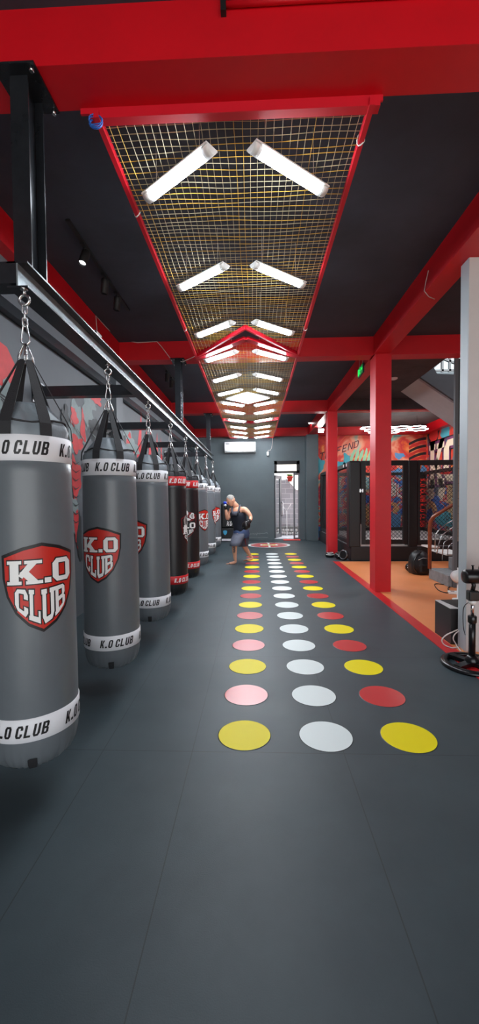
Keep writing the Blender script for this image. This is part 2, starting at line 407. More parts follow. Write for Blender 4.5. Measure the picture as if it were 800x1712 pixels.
def make_bag(black, X, Y, ush, utop, ulow, label):
    root = empty('punching_bag', (X, Y, ZB), 0, label, 'punching bag', 'punching bags in a row under the steel rail')
    body = BAGK if black else BAGG; top = BAGKT if black else BAGT
    # body with gathered underside
    def fn(r, z, a):
        zz = z+ZB
        if zz < .33:
            k = min(1, (.33-zz)/.15); r += .0055*k*sin(a*26+sin(a*7)*2)
        return r
    prof = [(.004, 0), (.06, .0), (.11, .006), (.145, .02), (.172, .045), (.188, .08), (.196, .12), (.199, .16)]
    prof += [(bagr(z), z-ZB) for z in np.linspace(.36, 1.62, 14)]
    mb = MB(); mb.lathe(prof, n=96, fn=fn)
    mb.build('body', body, root)
    base_a = atan2(-X, Y)
    # three dark tabs and stitched seam under the bag
    for k in range(3):
        a = base_a+radians(-4+120*k)
        mb = MB(); P = [(.196, .125), (.19, .085), (.176, .05), (.15, .022)]
        rows = [[mb.bm.verts.new(((r+.005)*sin(a+s*.1), -(r+.005)*cos(a+s*.1), z-.002)) for s in (-1, 0, 1)] for r, z in P[1:]]
        for A, B in zip(rows, rows[1:]):
            for i in (0, 1): mb.face([A[i], A[i+1], B[i+1], B[i]], True)
        mb.build('bottom_tab', STRAP, root)
    # soft conical top
    def ft(r, z, a):
        zz = z+ZB; k = max(0, min(1, (zz-1.695)/.04))
        return r*(1+.045*k*cos(4*a+.5)+.02*k*sin(9*a))+.003*k*sin(a*17+zz*40)
    pt = [(1.62, .186), (1.66, .187), (1.69, .1865), (1.72, .184), (1.745, .174), (1.765, .16), (1.785, .142), (1.81, .12), (1.835, .1), (1.85, .088), (1.852, .07), (1.846, .03), (1.845, .003)]
    mb = MB(); mb.lathe([(r, z-ZB) for z, r in pt], n=80, fn=ft)
    cap = mb.build('top_cover', top, root)
    mb = MB(); n = 80
    mb.tube([((ft(.168, 1.757-ZB, 2*pi*k/n)+.002)*sin(2*pi*k/n), -(ft(.168, 1.757-ZB, 2*pi*k/n)+.002)*cos(2*pi*k/n), 1.757-ZB+.008*cos(8*pi*k/n+1)) for k in range(n)], .0055, 6, closed=True)
    mb.build('piping', STRAP, cap)
    band(root, 1.575, 1.69, find_ang(X, Y, utop, 1.63), black)
    band(root, .335, .44, find_ang(X, Y, ulow, .39), black)
    emblem(root, find_ang(X, Y, ush, 1.02), 1.015, black)
    # four pairs of webbing straps running up to the rings
    for k, da in enumerate((-27, 22, 82, 140, 200, 268)):
        a = base_a+radians(da)
        path = [(.196, 1.69), (.192, 1.745), (.165, 1.80), (.03, 2.06)]
        tdir = Vector((cos(a), sin(a), 0)); mb = MB(); rows = []
        for (r, z) in path:
            w = .0255 if z < 2 else .014
            c = Vector((r*sin(a), -r*cos(a), z-ZB)); nrm = Vector((sin(a), -cos(a), .35)).normalized()
            rows.append([mb.bm.verts.new(c+tdir*s1*w+nrm*s2*.0018) for s1, s2 in ((-1, -1), (1, -1), (1, 1), (-1, 1))])
        for A, B in zip(rows, rows[1:]):
            for i in range(4): mb.face([A[i], A[(i+1) % 4], B[(i+1) % 4], B[i]])
        mb.face(rows[0][::-1]); mb.face(rows[-1])
        st = mb.build('strap', STRAP, root)
        mb = MB(); c = Vector((.03*sin(a), -.03*cos(a), 2.078-ZB)); e = Vector((.006*sin(a), -.006*cos(a), 2.14-ZB))
        t2 = tdir
        pts = [e+t2*.004, c+t2*.018+Vector((0, 0, .0)), c+t2*.019-Vector((0, 0, .022)), c-t2*.019-Vector((0, 0, .022)), c-t2*.018, e-t2*.004]
        mb.tube(pts, .0032, 6, closed=True); mb.build('triangle_ring', STEEL, st)
    # snap hook, chain links, eye bolt
    def link(z0, z1, w, ry, r=.0045):
        pts = []
        h = (z1-z0)/2-w
        for i in range(16):
            a = 2*pi*i/16; x = w*cos(a); z = (w*sin(a))+(h if sin(a) > 0 else -h)
            pts.append((x*cos(ry), x*sin(ry), (z0+z1)/2+z-ZB))
        return pts
    mb = MB(); mb.tube([(0, 0, 2.13-ZB), (.02, 0, 2.15-ZB), (.019, 0, 2.17-ZB), (.009, 0, 2.225-ZB), (0, 0, 2.235-ZB), (-.009, 0, 2.225-ZB), (-.019, 0, 2.17-ZB), (-.02, 0, 2.15-ZB)], .0042, 8, closed=True)
    mb.build('snap_hook', STEEL, root)
    mb = MB()
    for i, z in enumerate((2.222, 2.252, 2.282)): mb.tube(link(z, z+.042, .010, (i % 2)*pi/2+.5), .0042, 7, closed=True)
    mb.build('chain', STEEL, root)
    mb = MB(); mb.tube([(.024*cos(2*pi*i/18), 0, 2.345+.024*sin(2*pi*i/18)-ZB) for i in range(18)], .0068, 8, closed=True)
    mb.lathe([(.007, 2.366-ZB), (.007, 2.40-ZB)], n=10); mb.lathe([(.018, 2.392-ZB), (.018, 2.4-ZB)], n=6)
    mb.build('eye_bolt', STEEL, root)
    return root
BAGS = [(45, 0, 72, 27, 30), (181, 0, 163, 188, 195), (247, 0, 222, 246, 245), (284, 1, 318, 299, 305), (309, 1, 312, 331, 324), (327.5, 0, 342, 352, 343), (343, 0, 363, 346, 352), (354, 0, 360, 362, 370)]
BX = -1.08
blabels = ['large grey punching bag nearest the camera at the left edge, red shield badge fully showing',
 'grey punching bag second from the camera, its red shield badge turned left',
 'grey punching bag third from the camera, just ahead of the first black bag',
 'black punching bag with red bands, nearer of the two black ones',
 'black punching bag with red bands, farther of the two black ones',
 'grey punching bag hanging directly behind the two black bags',
 'second-to-last grey punching bag of the row, one ahead of the farthest',
 'farthest grey punching bag at the end of the row, beside the boxing man']
BYS = []
for (hu, blk, us, ut, ul), lb in zip(BAGS, blabels):
    Y = aX(hu, 680, BX).y; BYS.append(Y); make_bag(blk, BX, Y, us, ut, ul, lb)

# ------------------------------------------------------------------ steel rack carrying the bags
RK = empty('bag_rack', (-1.1, 2, 2.4), 0, 'black steel beam rack on ceiling posts and wall arms, carrying the punching bags', 'rack')
def rel(o, root):      # parent keeping world placement (root is only translated)
    o.parent = root; o.location = -Vector(root.location)
    return o
WEB = mat('scuffed_steel_lamp_glare', (150, 160, 164), .42, metal=.6, var=.3, vscale=7)  # scuffed web, its colour also lightened to carry the glare of the lamps
def ibeam(mb, axis, c, L0, L1, w, h, tf=.008, tw=.007):
    mb.m(BLK)
    # axis 'y': flanges horizontal; axis 'x': flanges horizontal; axis 'z': flanges face +-y
    if axis == 'y':
        x, z = c; mb.box(x-w/2, L0, z-h/2, x+w/2, L1, z-h/2+tf); mb.box(x-w/2, L0, z+h/2-tf, x+w/2, L1, z+h/2); mb.m(WEB); mb.box(x-tw/2, L0, z-h/2+tf, x+tw/2, L1, z+h/2-tf)
    if axis == 'x':
        y, z = c; mb.box(L0, y-w/2, z-h/2, L1, y+w/2, z-h/2+tf); mb.box(L0, y-w/2, z+h/2-tf, L1, y+w/2, z+h/2); mb.box(L0, y-tw/2, z-h/2+tf, L1, y+tw/2, z+h/2-tf)
    if axis == 'z':
        x, y = c; mb.box(x-w/2, y-h/2, L0, x+w/2, y-h/2+tf, L1); mb.box(x-w/2, y+h/2-tf, L0, x+w/2, y+h/2, L1); mb.box(x-tw/2, y-h/2+tf, L0, x+tw/2, y+h/2-tf, L1)
XR = -1.105
mb = MB(); ibeam(mb, 'y', (XR, 2.46), 1.9, 10.5, .1, .12); rel(mb.build('rail', BLK), RK)
for y in (2.1, 6.2, 10.1):
    mb = MB(); ibeam(mb, 'z', (-1.145, y), 2.52, 3.49, .09, .15)
    p = rel(mb.build('post', BLK), RK)
    mb = MB(); mb.box(-1.25, y-.13, 3.488, -1.04, y+.13, 3.498)
    q = mb.build('base_plate', BLK); q.parent = p
    for sx in (-.085, .085):
        for sy in (-.11, .11):
            mb = MB(); mb.lathe([(.011, 3.465), (.011, 3.488)], (-1.145+sx, y+sy, 0), n=6); q2 = mb.build('bolt', STEEL); q2.parent = p
XW = -2.15
for y in (1.95, 4.0, 5.9, 7.95, 9.7):
    mb = MB(); xe = XW
    mb.box(xe+.012, y-.05, 2.42, XR-.005, y+.05, 2.44 if 0 else 2.52, 0)
    a = rel(mb.build('wall_arm', BLK), RK)
    mb = MB(); mb.box(xe, y-.11, 2.36, xe+.012, y+.11, 2.58)
    q = mb.build('wall_plate', WPL if 0 else BLK); q.parent = a
    for dz in (-.09, .09):
        mb = MB(); mb.prism([(xe+.012, y-.006, 2.47+dz*1.1), (xe+.09, y-.006, 2.47+dz*.55), (xe+.012, y-.006, 2.47+dz*.55)], (0, .012, 0)); q = mb.build('gusset', STEEL); q.parent = a
for ch in RK.children:
    pass

# ------------------------------------------------------------------ room shell
ZC, ZS = 3.77, 3.50         # ceiling, beam soffit
YF, YB = -4.0, 13.95
XR2 = 5.76                  # graffiti side wall
def floor_material():
    m = bpy.data.materials.new('charcoal_mat'); m.use_nodes = True; nt = m.node_tree; N = nt.nodes; L = nt.links; b = N['Principled BSDF']; b.inputs['Specular IOR Level'].default_value = .36
    tc = N.new('ShaderNodeTexCoord'); sp = N.new('ShaderNodeSeparateXYZ'); L.new(tc.outputs['Object'], sp.inputs[0])
    n = N.new('ShaderNodeTexNoise'); n.inputs['Scale'].default_value = 1.6; n.inputs['Detail'].default_value = 8; n.inputs['Roughness'].default_value = .62
    L.new(tc.outputs['Object'], n.inputs['Vector'])
    r = N.new('ShaderNodeValToRGB'); L.new(n.outputs['Fac'], r.inputs['Fac'])
    r.color_ramp.elements[0].position = .3; r.color_ramp.elements[0].color = (*lin((50, 61, 66)), 1)
    r.color_ramp.elements[1].position = .72; r.color_ramp.elements[1].color = (*lin((64, 76, 81)), 1)
    # seams between the rolled mats
    def seam(out, pos, w):
        s = N.new('ShaderNodeMath'); s.operation = 'SUBTRACT'; L.new(out, s.inputs[0]); s.inputs[1].default_value = pos
        a = N.new('ShaderNodeMath'); a.operation = 'ABSOLUTE'; L.new(s.outputs[0], a.inputs[0])
        c = N.new('ShaderNodeMath'); c.operation = 'LESS_THAN'; L.new(a.outputs[0], c.inputs[0]); c.inputs[1].default_value = w
        return c.outputs[0]
    outs = [seam(sp.outputs['Y'], y, .0028) for y in (2.21, 3.58, 6.2, 9.3, 12.0)] + [seam(sp.outputs['X'], x, .0022) for x in (-.86, .475, -.36)]
    cur = outs[0]
    for o in outs[1:]:
        a = N.new('ShaderNodeMath'); a.operation = 'MAXIMUM'; L.new(cur, a.inputs[0]); L.new(o, a.inputs[1]); cur = a.outputs[0]
    mx = N.new('ShaderNodeMixRGB'); L.new(r.outputs['Color'], mx.inputs[1]); mx.inputs[2].default_value = (*lin((36, 40, 42)), 1)
    k = N.new('ShaderNodeMath'); k.operation = 'MULTIPLY'; L.new(cur, k.inputs[0]); k.inputs[1].default_value = .7; L.new(k.outputs[0], mx.inputs[0])
    L.new(mx.outputs[0], b.inputs['Base Color'])
    mr = N.new('ShaderNodeMapRange'); L.new(n.outputs['Fac'], mr.inputs['Value']); mr.inputs['To Min'].default_value = .40; mr.inputs['To Max'].default_value = .56
    L.new(mr.outputs['Result'], b.inputs['Roughness'])
    n2 = N.new('ShaderNodeTexNoise'); n2.inputs['Scale'].default_value = 240; L.new(tc.outputs['Object'], n2.inputs['Vector'])
    n3 = N.new('ShaderNodeTexNoise'); n3.inputs['Scale'].default_value = 2.2; L.new(tc.outputs['Object'], n3.inputs['Vector'])
    bp = N.new('ShaderNodeBump'); bp.inputs['Strength'].default_value = .12; bp.inputs['Distance'].default_value = .004; L.new(n2.outputs['Fac'], bp.inputs['Height'])
    bp2 = N.new('ShaderNodeBump'); bp2.inputs['Strength'].default_value = .35; bp2.inputs['Distance'].default_value = .02; L.new(n3.outputs['Fac'], bp2.inputs['Height']); L.new(bp.outputs['Normal'], bp2.inputs['Normal'])
    L.new(bp2.outputs['Normal'], b.inputs['Normal'])
    return m
def S(mb, name, material=None): return mb.build(name, material, kind='structure')
mb = MB(); mb.box(XW-.2, YF, -.1, XR2+.3, 14.25, 0); S(mb, 'floor', floor_material())
mb = MB(); mb.prism([(1.83, -1, 0), (XR2, -1, 0), (XR2, 9.03, 0), (1.83, 9.03, 0)], (0, 0, .004)); S(mb, 'floor_orange', ORANGE)
mb = MB(); mb.prism([(1.70, -1, 0), (1.83, -1, 0), (1.83, 9.03, 0), (1.70, 9.03, 0)], (0, 0, .006)); S(mb, 'trim_1', REDTAPE)
# ceiling: main slab with the stair opening left free (x > 3.2, y 6.45..9)
mb = MB(); mb.box(XW-.2, YF, ZC, 3.27, 6.4, ZC+.2); mb.box(XW-.2, 6.4, ZC, 1.97, YB+.3, ZC+.2); mb.box(3.27, YF, ZC, XR2+.3, 6.45, ZC+.2)
S(mb, 'ceiling', CEIL)
mb = MB(); mb.box(1.97, 6.4, ZC, 3.27, 9.36, ZC+.2); S(mb, 'ceiling.001', CEILB)
mb = MB(); mb.box(1.97, 9.36, ZC, XR2+.3, YB+.3, ZC+.2); S(mb, 'ceiling.002', CEILB)
mb = MB(); mb.box(XW-.2, YF, 0, XW, YB+.2, ZC); S(mb, 'wall_left', WALLG)
# back wall with door opening
dx0, dx1, dz1 = .65, 1.5, 2.68
mb = MB(); mb.box(XW, YB, 0, dx0, YB+.2, ZC); mb.box(dx1, YB, 0, 2.08, YB+.2, ZC); mb.box(dx0, YB, dz1, dx1, YB+.2, ZC); S(mb, 'wall_back', WALLB)

# --- graffiti materials for the walls round the cage
def graffiti(name, cols, scale=.8, dist=1.2, seed=0., stripes=False):
    m = bpy.data.materials.new(name); m.use_nodes = True; nt = m.node_tree; N = nt.nodes; L = nt.links; b = N['Principled BSDF']; b.inputs['Roughness'].default_value = .55
    tc = N.new('ShaderNodeTexCoord'); mp = N.new('ShaderNodeMapping'); mp.inputs['Location'].default_value = (seed, seed*1.3, seed*.7); L.new(tc.outputs['Object'], mp.inputs[0])
    n = N.new('ShaderNodeTexNoise'); n.inputs['Scale'].default_value = scale; n.inputs['Detail'].default_value = 3; n.inputs['Distortion'].default_value = dist; L.new(mp.outputs[0], n.inputs['Vector'])
    r = N.new('ShaderNodeValToRGB'); L.new(n.outputs['Fac'], r.inputs['Fac'])
    el = r.color_ramp.elements
    while len(el) > 1: el.remove(el[0])
    for i, (p, c) in enumerate(cols):
        e = el[0] if i == 0 else el.new(p)
        e.position = p; e.color = (*lin(c), 1)
    L.new(r.outputs['Color'], b.inputs['Base Color']); return m
GR1 = graffiti('graffiti_red_orange', [(.22, (40, 150, 190)), (.33, (110, 200, 190)), (.4, (240, 160, 130)), (.48, (228, 80, 58)), (.56, (214, 50, 60)), (.64, (240, 110, 50)), (.72, (250, 170, 110))], .9, 1.6, 3.1)
GR2 = graffiti('graffiti_mixed', [(.3, (50, 90, 190)), (.38, (80, 150, 220)), (.45, (216, 50, 66)), (.5, (232, 90, 96)), (.55, (240, 205, 160)), (.62, (90, 170, 200)), (.7, (220, 200, 120))], 1.7, 2.5, 7.7)
GR3 = graffiti('graffiti_brick_red', [(.3, (150, 40, 36)), (.42, (214, 60, 44)), (.5, (226, 84, 60)), (.56, (70, 130, 150)), (.62, (220, 70, 50)), (.72, (240, 140, 60))], 1.2, 1., 1.2)
mb = MB(); mb.m(GR1); mb.box(2.08, YB, 2.1, XR2, YB+.2, ZC); mb.m(GR2); mb.box(2.08, YB, 0, XR2, YB+.2, 2.1); S(mb, 'wall_back.001')
mb = MB(); mb.m(GR3); mb.box(XR2, 5, 2.1, XR2+.2, YB+.2, ZC); mb.m(GR2); mb.box(XR2, 5, 0, XR2+.2, YB+.2, 2.1); S(mb, 'wall_right')
mb = MB(); mb.box(XR2, YF, 0, XR2+.2, 5, ZC); S(mb, 'wall_right.001', WALLG)

# --- beams and columns
def beam(name, *a, material=None): mb = MB(); mb.box(*a); return S(mb, name, material or RED)
XL1 = -2.03
beam('ceiling_beam', XW, 2.0, ZS, XR2, 2.23, ZC)
beam('ceiling_beam', XW, 6.14, ZS, XR2, 6.36, ZC)
beam('ceiling_beam', XW, 10.0, ZS, 1.97, 10.25, ZC)
mb = MB(); mb.m(CEILB); mb.box(1.97, 10.0, ZS+.02, XR2, 10.25, ZC); mb.m(RED); mb.box(1.97, 10.0, ZS, XR2, 10.25, ZS+.02); S(mb, 'ceiling_beam')
beam('ceiling_beam', XW, 13.75, ZS, XR2, 13.95, ZC)
beam('ceiling_beam', XW, YF, ZS, XL1, 13.75, ZC)
beam('ceiling_beam', 1.75, YF, ZS, 1.97, 13.75, ZC)
beam('ceiling_beam', XR2-.2, 9.2, ZS, XR2, 13.75, ZC)
for i, (y, s) in enumerate(((6.08, .29), (10.0, .27))):
    mb = MB(); mb.box(1.765, y, 0, 1.995, y+s, ZS, .004); S(mb, 'column', RED)
mb = MB(); mb.box(1.69, 13.55, 0, 2.08, YB, ZS, .006); S(mb, 'column', WALLB)
mb = MB(); mb.box(XW, 6.06, 0, -2.06, 6.36, ZS); S(mb, 'column', WALLG)
mb = MB(); mb.m(PILL); mb.box(1.885, 3.72, 0, 2.4, 3.86, ZS, .004); mb.m(PILLF); mb.box(1.888, 3.714, .0, 2.4, 3.7205, ZS-.004); S(mb, 'column')

# conduit along the top of the nearest beam
mb = MB(); p0 = (-.12, 1.985, 3.735); mb.tube([p0, (.3, 1.985, 3.735), (1.7, 1.985, 3.735), (4, 1.985, 3.735)], .012, 8)
mb.m(BLKM); mb.build('conduit_pipe', REDF if 0 else RED, label='red painted pipe running along the top of the nearest red beam', cat='pipe') if 0 else None
mb = MB(); mb.tube([(-.12, 1.985, 3.72), (.3, 1.985, 3.722), (1.7, 1.985, 3.72), (4, 1.985, 3.72)], .013, 8)
mb.build('conduit_pipe', RED, label='red painted pipe running along the top of the nearest red beam', cat='pipe')
mb = MB(); mb.box(-.145, 1.97, 3.68, -.12, 2.0, ZC); mb.build('pipe_bracket', BLKM, label='small black bracket at the left end of the red ceiling pipe', cat='bracket')

# black box beam on the left wall
mb = MB(); mb.box(XW, -1, 3.0, XW+.08, 13.9, 3.09); mb.build('wall_rail', BLK, label='long black steel rail fixed high on the left mural wall', cat='rail')

# left wall mural, painted in flat shapes on the wall
MW = XW+.0015
def wallpt(u, v, e=0.): p = aX(u, v, XW); return Vector((MW+e, p.y, p.z))
mm = MB()
def mblob(u, v, ru, rv, m_, e, rot=0, seed=1, j=.14):
    mm.m(m_); c = wallpt(u, v); ku = abs(wallpt(u+1, v).y-c.y); kv = abs(wallpt(u, v+1).z-c.z)
    fan(mm, blob(0, 0, ru*ku, rv*kv, 28, j, rot, seed), lambda x, y: Vector((MW+e, c.y+x, c.z+y)), 2)
def mstroke(pts, w, m_, e):
    mm.m(m_); P = [wallpt(u, v, e) for u, v in pts]; W = w if isinstance(w, list) else [w]*len(P)
    rows = []
    for i, p in enumerate(P):
        t = (P[min(i+1, len(P)-1)]-P[max(i-1, 0)]).normalized(); n_ = Vector((0, -t.z, t.y))
        rows.append((mm.bm.verts.new(p+n_*W[i]), mm.bm.verts.new(p-n_*W[i])))
    for a, b in zip(rows, rows[1:]): mm.face([a[0], a[1], b[1], b[0]])
# red brush fan behind the first bag
for i in range(9):
    o = i*7; mstroke([(-40, 560+o), (-12, 566+o), (10, 585+o), (22, 610+o*1.1), (27, 632+o)], [.0, .02, .03, .025, .0], MRED, .0004+.0002*i)
mblob(2, 628, 16, 36, MRED, .003, seed=3)
for i, (u, v, a, b, sd) in enumerate(((4, 672, 16, 24, 5), (-12, 690, 18, 26, 6), (12, 650, 9, 16, 8), (-30, 650, 20, 30, 9))): mblob(u, v, a, b, TEAL, .004+.0004*i, seed=sd)
for i in range(7): mstroke([(-6+i*3, 655+i*6), (4+i*2, 662+i*7), (14, 668+i*6)], [.004, .009, .002], MDARK, .007)
# figure between first and second bag
for i, (u, v, a, b, m_, sd) in enumerate(((128, 712, 14, 36, TEAL, 11), (146, 690, 10, 30, TEAL, 12), (150, 674, 9, 14, TEAL, 13), (112, 740, 12, 30, TEAL, 14), (158, 720, 8, 22, MDARK, 15), (123, 698, 6, 15, MRED, 16), (138, 716, 4, 26, MRED, 17), (128, 742, 9, 14, MRED, 18), (160, 668, 9, 8, MRED, 19), (126, 800, 8, 34, MRED, 21), (122, 860, 7, 30, TEAL, 23), (127, 880, 4, 30, MRED, 22), (132, 900, 4, 40, MDARK, 24), (104, 800, 10, 40, TEAL, 25), (108, 700, 6, 22, MDARK, 26))):
    mblob(u, v, a, b, m_, .001+.0006*i, seed=sd, j=.2)
for i in range(10): mstroke([(112+i*5, 690+i*9 % 37), (118+i*5, 706+i*7 % 31), (116+i*5, 722+i*5 % 23)], [.003, .008, .001], MDARK if i % 2 else TEAL, .012)
for i in range(8): mstroke([(119, 770+i*14), (125, 776+i*14), (131, 772+i*14)], [.002, .008, .002], MDARK, .0125)
# flames between the second and third bags
for i, (u0, v0, u1, v1, w) in enumerate(((232, 760, 236, 690, .12), (240, 770, 246, 700, .10), (250, 765, 252, 715, .09), (262, 770, 262, 722, .09), (270, 775, 268, 730, .08), (222, 770, 224, 735, .07))):
    mstroke([(u0, v0+20), (u0, v0), ((u0+u1)/2, (v0+v1)/2), (u1, v1)], [w, w*1.1, w*.7, 0], MRED, .001+.0003*i)
for i, (u, v, a, b, m_, sd) in enumerate(((211, 728, 8, 16, TEAL, 31), (218, 745, 7, 18, TEAL, 32), (228, 752, 4, 8, TEAL, 33), (206, 748, 6, 20, MDARK, 34), (216, 728, 2.4, 5, MRED, 35), (213, 738, 3, 4, MRED, 36), (205, 770, 8, 22, TEAL, 37))):
    mblob(u, v, a, b, m_, .003+.0005*i, seed=sd, j=.2)
o = mm.build('wall_left_mural', kind='structure', recalc=False)

# back wall scuffs (white scribbled marks low on the wall)
mb = MB()
rnd = random.Random(5); x = -.32; pts = []
for i in range(60):
    pts.append((x, YB-.003, .17+.05*sin(i*1.7)*rnd.random()+.02*rnd.random()+i*.0008)); x += .0125
mb.tube(pts, .0035, 4); pts = [(-.28+i*.02, YB-.003, .075+.01*rnd.random()) for i in range(36)]; mb.tube(pts, .003, 4)
mb.build('wall_scribble', mat('chalk_white', (190, 196, 196), .8), kind='structure')

# graffiti writing on the wall behind the cage
def plane_word(mb, text, fn, w=.6, gap=.12, t=.2, ty=.14, slab=False, slant=0.):
    q, W = word(text, w=w, gap=gap, t=t, ty=ty, slab=slab, slant=slant)
    for p in q: mb.quadgrid(p, lambda x, y: fn(x/W, y), 1)
mb = MB(); mb.m(mat('graffiti_maroon', (96, 40, 54), .6))
plane_word(mb, 'TDEFEND', lambda x, y: aY(533+x*65, 771-24*x+(-13+2*x)*y, YB-.004), slant=.15)
TEALG = mat('graffiti_teal', (70, 170, 190), .6); mb.m(TEALG)
for i, (u, v, a, b, sd) in enumerate(((534, 778, 7, 13, 1), (566, 778, 10, 7, 2), (579, 770, 6, 12, 3))):
    c = aY(u, v, YB-.002); fan(mb, blob(0, 0, a/49, b/49, 24, .2, 0, sd), lambda x, y, c=c: c+Vector((x, 0, y)), 2)
mb.m(mat('graffiti_mint', (150, 205, 170), .6))
for i in range(5):
    c = aY(588+i*7, 765, YB-.003); fan(mb, blob(0, 0, .05, .32, 20, .15, -.3, i), lambda x, y, c=c: c+Vector((x, 0, y)), 2)
mb.m(mat('graffiti_skyblue', (90, 150, 205), .6))
for (u, v, a, b) in ((667, 762, 8, 5), (664, 790, 8, 7), (660, 875, 9, 20), (706, 790, 8, 10)):
    c = aY(u, v, YB-.002); fan(mb, blob(0, 0, a/49, b/49, 24, .2, 0, int(u)), lambda x, y, c=c: c+Vector((x, 0, y)), 2)
# black and red stripes by the corner
for i in range(6):
    mb.m(mat('graffiti_black', (40, 26, 32), .6) if i % 2 == 0 else mat('graffiti_scarlet', (216, 50, 48), .6))
    rows = []
    for k in range(9):
        u = 683+k*3.6; v = 734+i*6.2-4*sin(k/8*2.2)+(8-k)*.8
        rows.append((mb.bm.verts.new(aY(u, v, YB-.006)), mb.bm.verts.new(aY(u, v+4.5, YB-.006))))
    for a, b in zip(rows, rows[1:]): mb.face([a[0], a[1], b[1], b[0]])
mb.m(WPRINT); plane_word(mb, 'BL', lambda x, y: aY(653+x*18, 828+(x)*4-22*y, YB-.007), t=.26, ty=.18, slant=.1)
mb.m(mat('graffiti_sand', (228, 176, 120), .6)); plane_word(mb, 'P', lambda x, y: aY(653+x*18, 870-22*y, YB-.007)) if 0 else None
for (u, v, a, b, sd) in ((661, 850, 5, 8, 41), (656, 843, 6, 3, 42), (614, 860, 4, 16, 43)):
    c = aY(u, v, YB-.005); fan(mb, blob(0, 0, a/49, b/49, 20, .2, 0, sd), lambda x, y, c=c: c+Vector((x, 0, y)), 2)
mb.build('wall_back_graffiti', kind='structure', recalc=False)
# K O lettering and fighter shapes on the side wall
mb = MB()
def sw(y, z, e): return Vector((XR2-e, y, z))
def sideblob(u, v, ru, rv, m_, e, sd, j=.15):
    c = aX(u, v, XR2); k = .06; mb.m(m_); fan(mb, blob(0, 0, ru*.048, rv*.0185, 24, j, 0, sd), lambda x, y: Vector((XR2-e, c.y+x, c.z+y)), 2)
for ch, ua, ub, va, vb in (('K', 717, 741, 806, 738), ('O', 741, 775, 800, 727)):
    pa, pb = aX(ua, va, XR2), aX(ub, va, XR2)
    ztop = aX(ub, vb, XR2).z; zb = pa.z-.1
    for gexp, m_, e in ((.09, INK, .003), (.06, mat('graffiti_purple', (120, 60, 110), .6), .004), (0, mat('graffiti_cream', (246, 228, 204), .6), .006)):
        mb.m(m_)
        for q in glyph(ch, .28, .16, True):
            mb.quadgrid(grow(q, gexp) if gexp else q, lambda x, y: sw(pa.y+(pb.y-pa.y)*x, zb+(ztop-zb)*y, e), 1)
sideblob(724, 728, 9, 20, mat('graffiti_black', (40, 26, 32)), .001, 1); sideblob(724, 732, 6, 16, mat('graffiti_scarlet', (216, 50, 48)), .002, 2); sideblob(744, 722, 6, 14, TEALG, .0015, 3)
cr = mat('graffiti_cream', (246, 228, 204)); bl = mat('graffiti_blue', (44, 100, 190), .6)
for (u, v, a, b, m_, sd) in ((721, 822, 4, 30, cr, 4), (737, 812, 5, 26, cr, 5), (729, 812, 3, 26, mat('graffiti_slate', (80, 90, 110)), 6), (728, 838, 7, 9, bl, 7), (734, 850, 7, 8, bl, 8), (742, 868, 12, 14, TEALG, 9), (722, 848, 7, 10, mat('graffiti_sand', (228, 176, 120)), 10), (718, 862, 6, 12, bl, 11), (752, 815, 5, 26, mat('graffiti_tan', (206, 176, 130), .6), 0), (754, 858, 5, 20, mat('graffiti_tan', (206, 176, 130)), 1), (745, 790, 8, 3, mat('graffiti_scarlet', (216, 50, 48)), 14)):
    sideblob(u, v, a, b, m_, .001+.0004*sd, sd)
rnd = random.Random(3); mb.m(mat('graffiti_maroon', (96, 40, 54)))
for i in range(26):
    c = aX(rnd.uniform(742, 760), rnd.uniform(795, 885), XR2); e = .007
    a = rnd.uniform(0, 3.1)
    P = [c+Vector((0, .12*cos(a+k*.7)*k*.5, .05*sin(a+k*.7)*k)) for k in range(4)]
    P = [Vector((XR2-e, p.y, p.z)) for p in P]; mb.tube(P, .006, 4)
mb.build('wall_right_graffiti', kind='structure', recalc=False)

# ------------------------------------------------------------------ back door, transom, yard outside
mb = MB(); f = .07
mb.box(dx0-.0, YB-.03, 2.27, dx1, YB+.1, 2.27+f); mb.box(dx0, YB-.03, dz1-.12, dx1, YB+.1, dz1); mb.box(dx0, YB-.03, 2.27, dx0+.09, YB+.1, dz1); mb.box(dx1-.09, YB-.03, 2.27, dx1, YB+.1, dz1)
o = mb.build('window_1', BLKM, kind='structure')
mb = MB(); mb.box(dx0+.09, YB+.03, 2.34, dx1-.09, YB+.036, dz1-.12); g = mb.build('window_pane', GLASSD); g.parent = o
mb = MB(); mb.m(ALU); mb.box(1.30, YB, 0, 1.35, YB+.1, 2.27); mb.box(1.46, YB, 0, dx1, YB+.1, 2.27); mb.box(1.35, YB, 2.2, 1.46, YB+.1, 2.27); mb.box(1.35, YB, 0, 1.46, YB+.1, .06)
o = mb.build('window_2', kind='structure')
mb = MB(); mb.box(1.35, YB+.04, .06, 1.46, YB+.046, 2.2); g = mb.build('window_pane', GLASSD); g.parent = o
# open leaf swung outwards at the left
dl = empty('door_1', (dx0+.0, YB+.12, 0), 0, kind='structure')
A = Vector((dx0+.02, YB+.14, 0)); B = Vector((.92, YB+.75, 0)); d_ = (B-A); L_ = d_.length; dn = d_.normalized(); nn = Vector((dn.y, -dn.x, 0))
mb = MB()
for (a0, a1, z0, z1) in ((0, .09, .03, 2.2), (L_-.17, L_, .03, 2.2), (0, L_, 2.1, 2.2), (0, L_, .03, .16)):
    c = A+dn*(a0+a1)/2+Vector((0, 0, (z0+z1)/2)); mb.obox(c, dn, nn, (0, 0, 1), (a1-a0)/2, .02, (z1-z0)/2)
rel(mb.build('door_frame', ALU), dl)
mb = MB(); mb.obox(A+dn*L_/2+Vector((0, 0, 1.13)), dn, nn, (0, 0, 1), L_/2-.09, .003, .98); rel(mb.build('door_pane', GLASSD), dl)
mb = MB(); hp = A+dn*(L_-.03)+nn*.07
